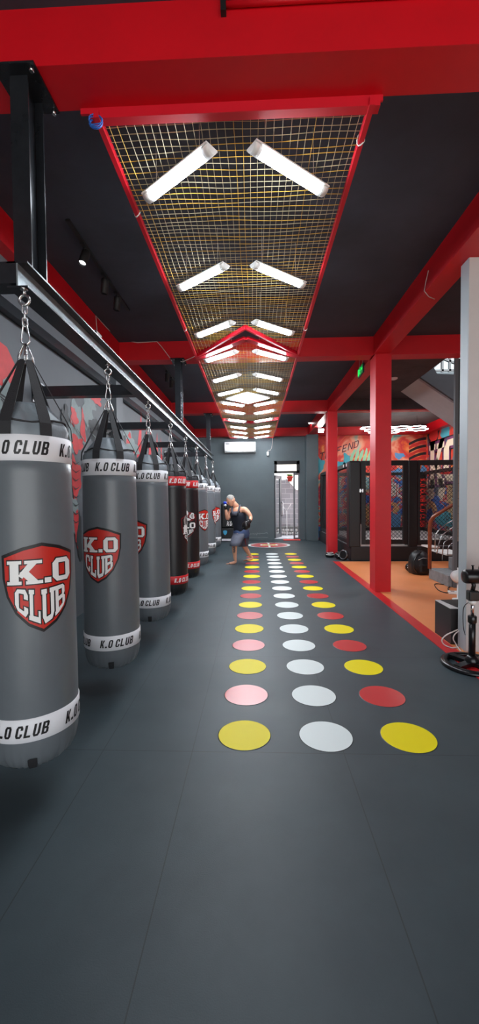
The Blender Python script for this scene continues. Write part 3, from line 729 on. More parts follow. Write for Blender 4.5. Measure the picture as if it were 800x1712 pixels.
mb.tube([hp-nn*.05+Vector((0, 0, 1.25)), hp+Vector((0, 0, 1.27)), hp+Vector((0, 0, 1.2)), hp+Vector((0, 0, .85)), hp+Vector((0, 0, .78)), hp-nn*.05+Vector((0, 0, .8))], .026, 8); rel(mb.build('door_handle', CHROME), dl)
# threshold mat
mb = MB(); mb.box(.93, 13.6, 0, 1.5, 13.93, .02, .006); mb.build('door_mat', mat('coral_red_mat', (226, 66, 60), .7, bump=.3, bscale=80), label='small coral red mat at the open back door', cat='doormat')
# outside
m = bpy.data.materials.new('grey_blockwork'); m.use_nodes = True; nt = m.node_tree; b = nt.nodes['Principled BSDF']; b.inputs['Roughness'].default_value = .9
tc = nt.nodes.new('ShaderNodeTexCoord'); br = nt.nodes.new('ShaderNodeTexBrick'); mp = nt.nodes.new('ShaderNodeMapping'); mp.inputs['Rotation'].default_value = (pi/2, 0, 0)
nt.links.new(tc.outputs['Object'], mp.inputs[0]); nt.links.new(mp.outputs[0], br.inputs['Vector'])
br.inputs['Color1'].default_value = (*lin((150, 152, 156)), 1); br.inputs['Color2'].default_value = (*lin((172, 174, 178)), 1); br.inputs['Mortar'].default_value = (*lin((200, 200, 202)), 1)
br.inputs['Scale'].default_value = 1; br.inputs['Brick Width'].default_value = .4; br.inputs['Row Height'].default_value = .2; br.inputs['Mortar Size'].default_value = .008
nt.links.new(br.outputs['Color'], b.inputs['Base Color']); BLOCK = m
mb = MB(); mb.box(-1, 14.25, -.1, 4, 18, -.02); mb.build('yard_ground', mat('pale_paving', (190, 190, 196), .9, var=.2, vscale=4), kind='structure')
mb = MB(); mb.prism([(-1, 16.2, -.02), (3.2, 16.2, -.02), (3.2, 16.2, 1.4), (1.62, 16.2, 1.75), (1.0, 16.2, 2.45), (-1, 16.2, 2.9)], (0, .2, 0)); mb.build('yard_wall', BLOCK, kind='structure')
mb = MB(); mb.box(-1, 17.2, -.02, 4, 17.4, 4.6); mb.build('yard_wall.001', mat('white_house_wall', (238, 232, 222), .8), kind='structure')
mb = MB(); mb.box(-1, 15.9, -.02, 3.2, 16.19, .3, .01)
mb.build('yard_planter', mat('grey_planter', (120, 122, 120), .9, var=.3, vscale=9), kind='structure')
rnd = random.Random(11)
rock_meshes = []
for k in range(19):
    row = 0 if k < 10 else 1; x = (.72+.1*k if row == 0 else .77+.1*(k-10))+rnd.uniform(-.015, .015); r = rnd.uniform(.05, .066)
    mb = MB(); mb.ball((0, 0, 0), r, r*.8, r*1.05, 10)
    for v in mb.bm.verts: v.co *= 1+rnd.uniform(-.09, .09)
    mb.build('garden_rock', STONE, loc=(x, 15.8+.03*row, r if row == 0 else .17), label='pale rounded rock piled along the foot of the yard wall outside the back door', cat='rock', group='rocks outside the back door')
fp = empty('flower_pot', (1.28, 15.98, 2.05), 0, 'red flower pot on a bracket on the yard wall, seen through the back door', 'flower pot')
pp = aY(484, 800, 16.1); fp.location = (pp.x, 16.05, pp.z-.12)
mb = MB(); mb.lathe([(.07, 0), (.12, .16), (.135, .16), (.135, .2), (.115, .2), (.1, .17)], n=20); mb.build('pot', mat('terracotta_red', (186, 50, 34), .6), fp)
mb = MB(); mb.tube([(0, .16, -.02), (0, .0, -.02), (0, 0, .0)], .01, 6); mb.build('bracket', ALU, fp)
mb = MB()
for k in range(14): mb.ball((rnd.uniform(-.09, .09), rnd.uniform(-.07, .07), .21+rnd.uniform(0, .07)), .045, .045, .03, 8)
mb.build('foliage', mat('leaf_green', (88, 110, 60), .7), fp)
# white gate rail outside: a post with a Y brace
mb = MB(); c = aY(479, 860, 15.2)
mb.tube([(c.x, 15.2, 0), (c.x, 15.2, .95), ], .012, 6); mb.tube([(c.x, 15.2, .95), (c.x-.22, 15.2, 1.2)], .012, 6); mb.tube([(c.x, 15.2, .95), (c.x+.16, 15.2, 1.2)], .012, 6); mb.tube([(c.x-.34, 15.2, 1.22), (c.x+.3, 15.2, 1.22)], .01, 6)
mb.build('yard_frame', WPL, label='thin white Y shaped metal frame standing in the yard beyond the door', cat='frame')

# ------------------------------------------------------------------ net canopy with frames
NX0, NX1 = -.83, .62; NC = (NX0+NX1)/2; ZN = 3.455
def vfront(x): return 5.9-(1-abs(x-NC)/(NX1-NC))*.95       # chevron pointing towards the front
def vback(x): return 10.45+(1-abs(x-NC)/(NX1-NC))*.5
secs = [(lambda x: 2.27, lambda x: vfront(x)-.05), (lambda x: 5.98-(1-abs(x-NC)/(NX1-NC))*.66, lambda x: vback(x)-.04), (lambda x: vback(x)+.12, lambda x: 13.7)]
def sag(x, y): return ZN+.004*sin(y*3.1+x*2)+.003*sin(y*11+x*5)
root = empty('canopy', (NC, 2.27, ZN), 0, 'long ceiling canopy of yellow and cream netting in red steel frames down the room', 'net canopy')
rnd = random.Random(2); SP = .0455
mb = MB(); mb.m(NETC); mb.m(NETY)
nl = int((NX1-NX0)/SP)
for (ya, yb) in secs:
    for i in range(1, nl+1):
        x = NX0+i*(NX1-NX0)/(nl+1); y = ya(x); ye = yb(x); pts = []
        while y < ye: pts.append((x+.004*sin(y*4+i), y, sag(x, y))); y += .22
        pts.append((x, ye, ZN)); mb.m(NETC if rnd.random() < .88 else NETY); mb.tube(pts, .0016, 3, smooth=False, caps=False)
    y = ya(NX0 if ya(NX0) < ya(NC) else NC)+.02
    ystart = min(ya(NX0), ya(NC)); yend = max(yb(NX0), yb(NC)); k = 0
    y = ystart+.02
    while y < yend:
        runs = []; cur = []
        ph = rnd.uniform(0, 6.28)
        for j in range(0, 31):
            x = NX0+(NX1-NX0)*j/30
            if ya(x) <= y <= yb(x): cur.append((x, y+.007*sin(x*5+ph*.3)+.003*sin(x*13+ph), sag(x, y)+.003))
            elif cur: runs.append(cur); cur = []
        if cur: runs.append(cur)
        yellow = rnd.random() < .5
        for r in runs:
            if len(r) > 3:
                h = len(r)//rnd.choice((2, 3)) if rnd.random() < .5 else 0
                mb.m(NETY if yellow else NETC)
                if h > 1:
                    mb.tube(r[:h+1], .0021, 3, smooth=False, caps=False); mb.m(NETC if yellow else NETY); mb.tube(r[h:], .0021, 3, smooth=False, caps=False)
                else: mb.tube(r, .0021, 3, smooth=False, caps=False)
        y += SP*rnd.uniform(.93, 1.07)
rel(mb.build('netting', recalc=False), root)
# frames: side angles, chevron bars, end bars
def bar(mb, p, q, w, h):
    p, q = Vector(p), Vector(q); d = (q-p); mb.obox((p+q)/2, d, Vector((0, 0, 1)).cross(d), (0, 0, 1), d.length/2, w/2, h/2)
fr = MB(); bar(fr, (NX0-.04, 2.24, ZN+.01), (NX1+.045, 2.24, ZN+.01), .05, .045); bar(fr, (NX0-.09, 2.225, ZN+.03), (NX1+.06, 2.225, ZN+.03), .012, .03)
for x in (NX0, NX1): bar(fr, (x, 2.2, ZN), (x, vfront(x), ZN), .028, .045)
for s in (NX0, NX1): bar(fr, (s, vfront(s), ZN), (NC, vfront(NC), ZN), .03, .05)
f1 = rel(fr.build('frame', REDF), root)
fr = MB()
for s in (NX0, NX1): bar(fr, (s, 5.96, ZN-.01), (NC, 5.27, ZN-.01), .09, .035)
for s in (NX0, NX1): bar(fr, (s, vback(s), ZN-.005), (NC, vback(NC), ZN-.005), .04, .05)
for x in (NX0, NX1): bar(fr, (x, vfront(x)+.1, ZN), (x, vback(x), ZN), .028, .045)
rel(fr.build('frame', REDF), root)
fr = MB()
for s in (NX0, NX1): bar(fr, (s, vback(s)+.1, ZN-.01), (NC, vback(NC)+.1, ZN-.01), .04, .05)
for x in (NX0, NX1): bar(fr, (x, vback(x)+.1, ZN), (x, 13.72, ZN), .028, .045)
bar(fr, (NX0, 13.72, ZN), (NX1, 13.72, ZN), .03, .045)
rel(fr.build('frame', REDF), root)
# cable ties
for (u, v) in ((438/2, 356), (600, 234), (308, 550), (507, 549)):
    p = aZ(u, v, ZN); x = NX0 if p.x < 0 else NX1
    mb = MB(); mb.tube([(x+.021*cos(t), p.y+.01*sin(t*2), ZN+.028*sin(t)) for t in np.linspace(0, 2*pi, 12, endpoint=False)], .004, 5, closed=True)
    rel(mb.build('cable_tie', WPL), root)
# coil of blue cord
mb = MB(); c = aZ(160, 203, ZN-.03)
for k in range(6):
    a0 = k*1.1; mb.tube([(c.x+(.03+.002*k)*cos(t), c.y+.012*sin(t+a0), c.z+(.034-.002*k)*sin(t)+.004*sin(2*t+a0)) for t in np.linspace(0, 2*pi, 16, endpoint=False)], .0026, 5, closed=True)
mb.build('cord_coil', CORDBLUE, label='small coil of blue cord tied to the near left corner of the net frame', cat='cord')

# batten lamps
def make_lamp():
    r = empty('batten_lamp', (0, 0, 0), 0, 'x', 'ceiling lamp', 'tube lamps in arrow pattern under the net')
    n = 12; hl = .3; w = .037
    def arc(h0, wid): return [(wid*cos(pi+pi*k/n), h0-.034*sin(pi*k/n)*1.0) for k in range(n+1)]
    P = arc(0, w)
    mb = MB(); A = [mb.bm.verts.new((-hl+.05, y, z)) for y, z in P]; B = [mb.bm.verts.new((hl-.05, y, z)) for y, z in P]
    for i in range(n): mb.face([A[i], A[i+1], B[i+1], B[i]], True)
    mb.build('diffuser', LAMP, r)
    mb = MB(); mb.box(-hl, -.047, 0, hl, .047, .01); mb.build('housing', WPL, r)
    for s in (-1, 1):
        mb = MB(); a0, a1 = s*(hl-.052), s*hl; Q = [(y*1.06, z*1.08) for y, z in P]
        A = [mb.bm.verts.new((a0, y, z)) for y, z in Q]; B = [mb.bm.verts.new((a1, y*.98, z*.85)) for y, z in Q]
        for i in range(n): mb.face([A[i], A[i+1], B[i+1], B[i]], True)
        mb.face(A[::-1]); mb.face(B); mb.face([A[0], B[0], B[-1], A[-1]]); mb.build('end_cap', WPL, r)
        mb = MB(); mb.tube([(s*.2, 0, .01), (s*.2, 0, ZC-ZN+.04)], .0015, 4); mb.build('hanger', WPL, r)
    return r
ORD = ['first', 'second', 'third', 'fourth', 'fifth', 'sixth', 'seventh', 'eighth', 'ninth', 'tenth', 'eleventh', 'twelfth', 'thirteenth', 'fourteenth', 'fifteenth', 'sixteenth', 'seventeenth']
proto = make_lamp(); first = True
ROWS = [2.58, 3.75, 4.88, 5.79, 6.82, 7.73, 8.67, 9.49, 10.49, 11.5, 12.36, 13.27]
for i, y in enumerate(ROWS):
    for side in (-1, 1):
        L_ = proto if first else copy_tree(proto); first = False
        cx = NC-.015+side*.35
        # near half points forward, far half mirrored
        dirn = (1 if i < 6 else -1)
        ang = -side*dirn*radians(-37) if True else 0
        L_.location = (cx, y, ZN-.04); L_.rotation_euler = (0, 0, side*dirn*radians(38))
        nm = ORD[i]+' row from the camera' if i < 11 else 'last row by the back wall'
        L_['label'] = 'white tube lamp under the net, %s half, %s' % ('left' if side < 0 else 'right', nm)
pl = empty('ceiling_lamp', (NC-.03, 8.25, ZN-.035), 0, 'bright square ceiling light panel turned as a diamond at the middle of the net', 'ceiling lamp')
mb = MB(); mb.obox((0, 0, .004), (1, 1, 0), (-1, 1, 0), (0, 0, 1), .3, .3, .008); mb.build('housing', WPL, pl)
mb = MB(); vs = [mb.bm.verts.new(p) for p in ((.42, 0, -.0055), (0, -.42, -.0055), (-.42, 0, -.0055), (0, .42, -.0055))]; mb.face(vs); mb.build('diffuser', PANEL, pl, recalc=False)
mb = MB()
for s in (-1, 1):
    mb.obox(Vector((1, 1, 0)).normalized()*.305*s, (1, 1, 0), (-1, 1, 0), (0, 0, 1), .008, .313, .014); mb.obox(Vector((-1, 1, 0)).normalized()*.305*s, (1, 1, 0), (-1, 1, 0), (0, 0, 1), .3, .008, .014)
mb.build('frame', WPL, pl)

# ------------------------------------------------------------------ floor dots
GX0, GY0, GSX, GSY, GR = -.0750534, 2.37597, .478753, .495102, .1557
def make_dot(m_):
    mb = MB(); n = 48; mb.m(m_); c = mb.bm.verts.new((0, 0, .0022)); a = [mb.bm.verts.new((GR*.985*cos(2*pi*k/n), GR*.985*sin(2*pi*k/n), .0022)) for k in range(n)]
    for k in range(n): mb.face([c, a[k], a[(k+1) % n]])
    mb.m(DOTEDGE); b = [mb.bm.verts.new((GR*1.015*cos(2*pi*k/n), GR*1.015*sin(2*pi*k/n), .0002)) for k in range(n)]
    for k in range(n): mb.face([a[k], b[k], b[(k+1) % n], a[(k+1) % n]])
    return mb.build('floor_dot', cat='floor marking', group='coloured dots stuck on the floor in three lines')
protos = {}
cn = ['left', 'middle', 'right']
for i in range(17):
    for j in range(3):
        cname, m_ = ('white', WDOT) if j == 1 else (('yellow', YEL) if i % 2 == 0 else ('red', RDOT))
        if cname not in protos: d = protos[cname] = make_dot(m_)
        else: d = protos[cname].copy(); COL.objects.link(d)
        d.location = (GX0+j*GSX, GY0+i*GSY, 0)
        rown = 'nearest row' if i == 0 else ('farthest row' if i == 16 else ORD[i]+' row from the camera')
        d['label'] = '%s round floor dot in the %s line, %s' % (cname, cn[j], rown)
# round emblem at the far end
em = MB(); ec = Vector((.40, 12.32, 0)); er = .64
def disc(mb, r, z, m_, n=56, sx=1):
    mb.m(m_); vs = [mb.bm.verts.new((r*cos(2*pi*k/n)*sx, r*sin(2*pi*k/n), z)) for k in range(n)]; mb.face(vs)
disc(em, er, .001, WDOT); disc(em, er-.075, .002, RDOT); 
em.m(WDOT); em.box(-.03, -.6, .002, .03, .6, .003); em.box(-.6, -.03, .002, .6, .03, .003); em.box(-.26, -.16, .002, .26, .16, .0032)
em.m(YEL); em.box(-.2, -.09, .003, .2, .09, .0038); em.m(RDOT)
q, w = word('KO', w=.7, gap=.2, t=.3, ty=.2)
for p in q: em.quadgrid([((x-w/2)*.12, (y-.5)*.13) for x, y in p], lambda x, y: Vector((x, y, .0042)), 1)
o = em.build('floor_emblem', loc=ec, label='round red and white emblem printed on the floor before the back wall', cat='floor emblem', recalc=False)

# ------------------------------------------------------------------ back wall things
ac = empty('air_conditioner', (0, 13.72, 0), 0, 'white split air conditioner high on the back wall under the net', 'air conditioner')
a, b = aY(375, 739, 13.72), aY(427, 756, 13.72)
x0, x1, z1, z0 = a.x, b.x, a.z, b.z
mb = MB()
prof = [(13.95, z0+.02), (13.79, z0), (13.72, z0+.06), (13.715, z1-.05), (13.75, z1), (13.95, z1)]
mb.prism([(x0, y, z) for y, z in prof], (x1-x0, 0, 0)); mb.build('casing', WPL, ac, loc=(0, -13.72, 0))
mb = MB(); mb.box(x0+.06, 13.722, z0+.022, x1-.06, 13.742, z0+.05); mb.build('louvre', mat('ac_louvre', (196, 196, 196), .5), ac, loc=(0, -13.74, 0))
mb = MB(); mb.box(x0+.04, 13.711, z1-.075, x0+.16, 13.7135, z1-.055); mb.build('logo_strip', mat('ac_logo', (70, 74, 84), .5), ac, loc=(0, -13.72, 0))
for ch in ac.children: ch.location = (0, -13.72, 0)
c = aY(447, 759, 13.93)
mb = MB(); mb.box(c.x-.035, 13.87, c.z-.06, c.x+.035, 13.95, c.z+.07, .008); mb.build('wall_socket', WPL, label='small white box on the back wall at the end of a dangling cable', cat='socket')
t0 = aY(455, 735, 13.75); mb = MB()
mb.tube([(t0.x, 13.72, ZN), (t0.x, 13.8, 3.3), (t0.x-.02, 13.92, 3.12), (t0.x-.06, 13.93, 3.05), (c.x+.02, 13.92, c.z+.12), (c.x, 13.9, c.z+.06)], .009, 6)
mb.build('lamp_cable', CABLEW, label='white cable dangling from the net end to the box on the back wall', cat='cable')
# black padded boxes behind the man
a, b = aY(369, 906, 13.4), aY(391, 882, 13.4)
lo = empty('strike_box', (a.x+.3, 13.5, 0), 0, 'low black box with a light blue shield badge behind the boxing man', 'box')
w = .56; mb = MB(); mb.box(-w/2, -.2, .03, w/2, .3, .44, .02); mb.build('body', PAD, lo)
mb = MB(); mb.box(-w/2+.02, -.205, .03, w/2-.02, -.198, .1); mb.build('skirt', WHITEB, lo, label='white strip along the foot')
mb = MB(); fan(mb, [(x*.13, y*.16) for x, y in shield_pts()], lambda x, y: Vector((x-.15, -.204, .3+y)), 2); mb.build('badge', mat('light_blue_print', (70, 170, 210), .5), lo, recalc=False)
up = empty('strike_pad', (a.x+.3, 13.5, .445), 0, 'upright black pad with white lettering, standing on the low black box', 'pad')
mb = MB(); mb.box(-w/2, -.18, 0, w/2, .25, .82, .05); mb.build('body', PAD, up)
mb = MB(); q, ww = word('KO', w=.7, gap=.16, t=.3, ty=.2, slant=.2)
for p in q: mb.quadgrid(p, lambda x, y: Vector((-.1+x*.11, -.186, .08+y*.15)), 1)
mb.build('lettering', WPRINT, up, recalc=False)

# ------------------------------------------------------------------ fight cage
CX0, CX1, CY0, CY1 = 2.11, 5.46, 9.1, 13.5; ZP = .32; ZT = 2.22
cage = empty('fight_cage', (CX0, CY0, 0), 0, 'black fighting cage with padded posts and wire mesh on a raised platform', 'fighting cage')
def cp(mb, name, m_=None, label=None, parent=None, recalc=True):
    o = mb.build(name, m_, recalc=recalc); o.parent = parent or cage; o.location = -Vector(cage.location) if not parent else (0, 0, 0)
    if label: o['label'] = label
    return o
mb = MB(); mb.box(CX0, CY0, 0, CX1+.1, CY1+.1, ZP, .012); plat = cp(mb, 'platform', BLKM)
mb = MB(); mb.box(CX0+.03, CY0+.03, ZP, CX1+.07, CY1+.07, ZP+.012); cv = cp(mb, 'canvas', CANVAS)
mb = MB(); c0 = Vector((3.5, 10.6, ZP+.013))
fan(mb, blob(0, 0, .5, .35, 30, .05, .3, 4), lambda x, y: c0+Vector((x, y, 0)), 2); mb.m(WPRINT)
cp(mb, 'canvas_print', RPRINT, parent=cv, recalc=False)
mb = MB(); q, ww = word('KO CLUB', w=.7, gap=.16, t=.3, ty=.2)
for p in q: mb.quadgrid(p, lambda x, y: Vector((2.9+x*.34, 10.4+y*.42, ZP+.016)), 1)
cp(mb, 'canvas_lettering', WPRINT, parent=cv, recalc=False)
def pad_post(x, y, w=.2, h=ZT, txt=False):
    mb = MB(); mb.box(x-w/2, y-w/2, ZP-.02, x+w/2, y+w/2, h, .03); o = cp(mb, 'padded_post', PAD)
    if txt:
        mb = MB(); q, ww = word('K.O CLUB K.O CLUB', w=.55, gap=.12, t=.34, ty=.2)
        for p in q: mb.quadgrid(p, lambda X, Y: Vector((x-.085+Y*.18, y-w/2-.004, ZT-.22-X/ww*1.55)), 1)
        # letters read down the post
        cp(mb, 'lettering', mat('bright_red_print', (240, 50, 40), .5), parent=o, recalc=False)
    return o
pL = aY(593, 850, CY0).x; pM = aY(690, 850, CY0).x
pad_post(pL+.0, CY0+.13, .26); pad_post(pM+.0, CY0+.12, .22)
pad_post(CX1-.11, CY1-.1, .24, txt=True); pad_post(CX0+.13, CY1-.1, .22); pad_post(CX0+.12, 11.4, .16); pad_post(aY(617, 850, CY1).x+.1, CY1-.08, .22)
pad_post(CX1-.1, CY0+.12, .22)
def rail(p, q, r=.05, name='pad_rail'):
    mb = MB(); p, q = Vector(p), Vector(q); d = q-p; mb.obox((p+q)/2, d, Vector((0, 0, 1)).cross(d), (0, 0, 1), d.length/2, r, r, .015); return cp(mb, name, PAD)
def chain_link(p, q, z0, z1, sp=.085, r=.0042, name='wire_mesh'):
    """crossed wires in the vertical plane from p to q"""
    p, q = Vector((p[0], p[1], 0)), Vector((q[0], q[1], 0)); d = (q-p); L_ = d.length; d.normalize(); H = z1-z0; mb = MB()
    for s in (1, -1):
        k = -H if s > 0 else 0
        t = -H
        while t < L_+H:
            # line x = t + s*(z-z0) (s>0) or x = t - (z-z0)
            pts = []
            for zz in (0, H):
                pts.append((t+s*zz, zz))
            (xa, za), (xb, zb) = pts
            # clip to 0..L
            def clip(xa, za, xb, zb):
                if xa > xb: xa, za, xb, zb = xb, zb, xa, za
                if xb < 0 or xa > L_: return None
                if xa < 0: f = (0-xa)/(xb-xa); za += (zb-za)*f; xa = 0
                if xb > L_: f = (L_-xa)/(xb-xa); zb = za+(zb-za)*f; xb = L_
                return xa, za, xb, zb
            c = clip(xa, za, xb, zb)
            if c and abs(c[0]-c[2]) > .01:
                mb.tube([p+d*c[0]+Vector((0, 0, z0+c[1])), p+d*c[2]+Vector((0, 0, z0+c[3]))], r, 4, smooth=False, caps=False)
            t += sp
    return cp(mb, name, WIRE, recalc=False)
# front: gate between corner post and middle post, fixed panel to its right
gx0, gx1 = pL+.14, pM-.11
mb = MB(); y = CY0+.02; zt, zb = ZT-.0, ZP+.05
mb.box(gx0, y, zb, gx0+.1, y+.06, zt, .006); mb.box(gx1-.1, y, zb, gx1, y+.06, zt, .006); mb.box(gx0+.1, y, zt-.11, gx1-.1, y+.06, zt, .006); mb.box(gx0+.1, y, zb, gx1-.1, y+.06, zb+.1, .006)
gate = cp(mb, 'gate', PAD)
mb = MB(); mb.box(gx0-.012, y-.004, zb-.02, gx0-.004, y+.01, zb+.45); mb.box(gx0-.012, y-.004, zb-.028, gx1, y+.01, zb-.02); cp(mb, 'sill_strip', WPL)
mb = MB(); mb.box(gx0-.045, y-.03, 1.52, gx0-.012, y-.005, 1.6, .004); mb.box(gx0+.006, y-.03, 1.52, gx0+.04, y, 1.6, .004); mb.box(gx0-.045, y-.035, 1.55, gx0+.04, y-.028, 1.565); cp(mb, 'latch', STEEL)
chain_link((gx0+.1, y+.03), (gx1-.1, y+.03), zb+.1, zt-.11)
px0, px1 = pM+.11, CX1-.2
rail((px0, CY0+.08, ZT-.055), (px1, CY0+.08, ZT-.055), .055); rail((px0, CY0+.08, ZP+.08), (px1, CY0+.08, ZP+.08), .055)
mb = MB(); mb.box(px0, CY0+.02, ZP+.1, px0+.05, CY0+.08, ZT-.05); cp(mb, 'panel_stile', PAD)
chain_link((px0, CY0+.06), (px1, CY0+.06), ZP+.12, ZT-.1)
# left side, rear and right side
for (p, q) in (((CX0+.07, CY0+.25), (CX0+.07, CY1-.2)), ((CX0+.2, CY1-.06), (CX1-.2, CY1-.06)), ((CX1-.07, CY1-.2), (CX1-.07, CY0+.2))):
    rail((*p, ZT-.05), (*q, ZT-.05), .05); rail((*p, ZP+.07), (*q, ZP+.07), .05); chain_link(p, q, ZP+.1, ZT-.1, sp=.085, r=.0036)
# small white labels on the side rails
for (yy, zz) in ((9.62, ZT-.05), (9.95, ZT-.05), (9.5, ZP+.07), (12.2, ZT-.05), (11.9, ZP+.07)):
    mb = MB(); mb.box(CX0+.014, yy-.05, zz-.035, CX0+.0198, yy+.05, zz+.035); cp(mb, 'label_patch', WPL)

# round things by the column foot: two cuffed focus pads and one stood on edge
def focus_pad(u, v, Y, tilt, label, R=.105, roll=0.):
    p = aY(u, v, Y); r = empty('focus_pad', (p.x, Y, .0), 0, label, 'boxing pad', 'black boxing pads by the red column')
    h = .12 if tilt < 1 else .05
    mb = MB(); mb.lathe([(R*.85, 0), (R, h*.15), (R, h*.5), (R*.9, h*.8), (R*.6, h), (R*.2, h*.97), (.001, h*.95)], n=28); mb.build('shell', GLOVE, r)
    if tilt < 1:
        for (k, z, w) in ((.97, .62, .010), (.74, .93, .007)):
            mb = MB(); mb.tube([(R*k*cos(t), R*k*sin(t), h*z) for t in np.linspace(-2.6, 1.4, 20)], w, 6); mb.build('white_stripe', WPL, r)
    else:
        mb = MB(); mb.tube([(R*.8*cos(t), R*.8*sin(t), h*.95) for t in np.linspace(0, 2*pi, 24, endpoint=False)], .009, 6, closed=True); mb.build('rim', ALU, r)
    r.rotation_euler = (tilt, 0, roll); return r
f1 = focus_pad(550.5, 930, 9.72, radians(4), 'round black and white boxing pad at the far red column, leftmost of three')
f2 = focus_pad(565.5, 930, 9.4, radians(14), 'round black and white boxing pad beside the far red column, middle of three', roll=.6); f2.location.z = .03
f3 = focus_pad(575, 930, 9.2, radians(80), 'black round boxing pad stood on edge against the cage corner', R=.12, roll=radians(-48)); f3.location.z = .125

# ------------------------------------------------------------------ hexagon lamp, flood lamp, ceiling fittings
hx = empty('hexagon_lamp', (4.2, 12.0, 3.42), 0, 'glowing honeycomb of white tube hexagons under the ceiling above the cage', 'ceiling lamp')
mb = MB(); R_ = .26
for (i, j) in ((-2, 0), (-1, 0), (0, 0), (1, 0), (-1.5, 1), (-.5, 1), (.5, 1), (1.5, 1), (-1, 2), (0, 2)):
    cx, cy = i*R_*1.732, j*R_*1.5
    mb.tube([(cx+R_*.96*sin(k*pi/3), cy+R_*.96*cos(k*pi/3), 0) for k in range(6)], .010, 6, closed=True)
mb.build('tube', HEX, hx)
mb = MB()
for (i, j) in ((-2, 0), (-1, 0), (0, 0), (1, 0), (-1.5, 1), (-.5, 1), (.5, 1), (1.5, 1), (-1, 2), (0, 2)):
    cx, cy = i*R_*1.732, j*R_*1.5
    mb.tube([(cx+R_*.96*sin(k*pi/3), cy+R_*.96*cos(k*pi/3), .02) for k in range(6)], .02, 4, closed=True)
mb.build('housing', BLKM, hx)
for sx in (-.7, .5):
    mb = MB(); mb.tube([(sx, .1, .0), (sx, .1, ZC-3.42)], .004, 5); mb.build('hanger', BLKM, hx)
p = aZ(536, 718, 3.45); fl = empty('flood_lamp', (p.x, p.y, 3.42), 0, 'glaring white flood lamp on the side of the red beam near the back wall', 'lamp')
mb = MB(); mb.box(-.09, -.02, -.07, .09, .03, .07, .01); mb.build('housing', BLKM, fl)
mb = MB(); mb.box(-.075, -.026, -.055, .075, -.021, .055); mb.build('lens', SPOT, fl)
mb = MB(); mb.tube([(.0, .03, 0), (.0, .05, .05), (0.0, .05, .09)], .01, 6); mb.build('bracket', BLKM, fl)
fl.rotation_euler = (radians(25), 0, 0)
for (u, v, lb) in ((518, 706, 'small round ceiling downlight left of the far red beam'), (657, 632, 'white round ceiling fitting just right of the near red column')):
    p = aZ(u, v, ZC); d = empty('downlight', (p.x, p.y, ZC-.03), 0, lb, 'downlight'); mb = MB(); mb.lathe([(.06, 0), (.08, .012), (.08, .03)], n=20); mb.build('rim', WPL, d)
    mb = MB(); mb.lathe([(.045, -.004), (.05, .001)], n=18); mb.build('lens', PANEL if u == 518 else WPL, d)
# exit sign
ex = empty('exit_sign', (0, 0, 0), 0, 'green running man exit sign hanging from the red beam', 'exit sign')
p = aY(603, 620, 6.75); ex.location = (p.x, 6.75, p.z); ex.rotation_euler = (0, 0, radians(-92))
mb = MB(); mb.box(-.18, -.012, -.075, .18, .012, .075, .003); mb.build('housing', BLKM, ex)
mb = MB(); mb.box(-.165, -.016, -.062, .165, -.0125, .062); g = mb.build('sign_face', mat('exit_dark_green', (10, 70, 34), .4, emit=(10, 120, 50), estr=.4), ex)
mb = MB()
def strip(x0, z0, x1, z1, w):
    d = Vector((x1-x0, 0, z1-z0)); n_ = Vector((-d.z, 0, d.x)).normalized()*w
    mb.prism([Vector((x0, -.0165, z0))+n_, Vector((x0, -.0165, z0))-n_, Vector((x1, -.0165, z1))-n_, Vector((x1, -.0165, z1))+n_], (0, -.002, 0))
strip(.0, .02, -.03, -.01, .012); strip(-.03, -.01, -.06, -.045, .008); strip(-.03, -.01, .01, -.05, .008); strip(0, .02, .035, .0, .006); strip(0, .02, -.045, .02, .006); mb.ball((.012, -.018, .042), .012, .003, .012, 10)
strip(.09, -.0, .15, -.0, .008); strip(.15, 0, .125, .02, .006); strip(.15, 0, .125, -.02, .006)
mb.box(-.15, -.018, -.05, -.1, -.0165, .05); mb.build('pictogram', GRN, ex)
for sx in (-.12, .12):
    mb = MB(); mb.tube([(sx, 0, .075), (sx, 0, max(.1, ZC-ex.location.z))], .003, 5); mb.build('hanger', WPL, ex)
# track spot lights
def track(y0, y1, x, spots, lb):
    t = empty('track_light', (x, y0, ZC), 0, lb, 'track light'); mb = MB(); mb.box(-.018, 0, -.02, .018, y1-y0, 0); mb.build('track', BLKM, t)
    for (dy, rx, lit) in spots:
        mb = MB(); mb.tube([(0, dy, -.02), (0, dy, -.075)], .008, 6); mb.box(-.02, dy-.05, -.035, .02, dy+.05, -.02)
        R = Matrix.Rotation(rx, 3, 'X') @ Matrix.Rotation(.15, 3, 'Y'); c = Vector((0, dy, -.13))
        n = 18; rings = []
        for (r, z) in ((.001, .07), (.036, .07), (.038, .062), (.038, -.07), (.033, -.075), (.03, -.045)):
            rings.append([mb.bm.verts.new(c+R @ Vector((r*cos(2*pi*k/n), r*sin(2*pi*k/n), z))) for k in range(n)])
        for A_, B_ in zip(rings, rings[1:]):
            for k in range(n): mb.face([A_[k], A_[(k+1) % n], B_[(k+1) % n], B_[k]], True)
        s = mb.build('spot_head', BLKM, t)
        mb = MB(); vs = [mb.bm.verts.new(c+R @ Vector((.03*cos(2*pi*k/n), .03*sin(2*pi*k/n), -.05))) for k in range(n)]; mb.face(vs)
        mb.build('lens', PANEL if lit else STEEL, s)
track(3.45, 5.1, -1.56, ((.33, -.35, 1), (.84, .15, 0), (1.22, .2, 0)), 'black ceiling track with three spot heads left of the net, nearest bay')
track(7.0, 9.2, -1.6, ((.5, .3, 0), (.9, .3, 0)), 'black ceiling track with spot heads left of the net, beyond the second beam')
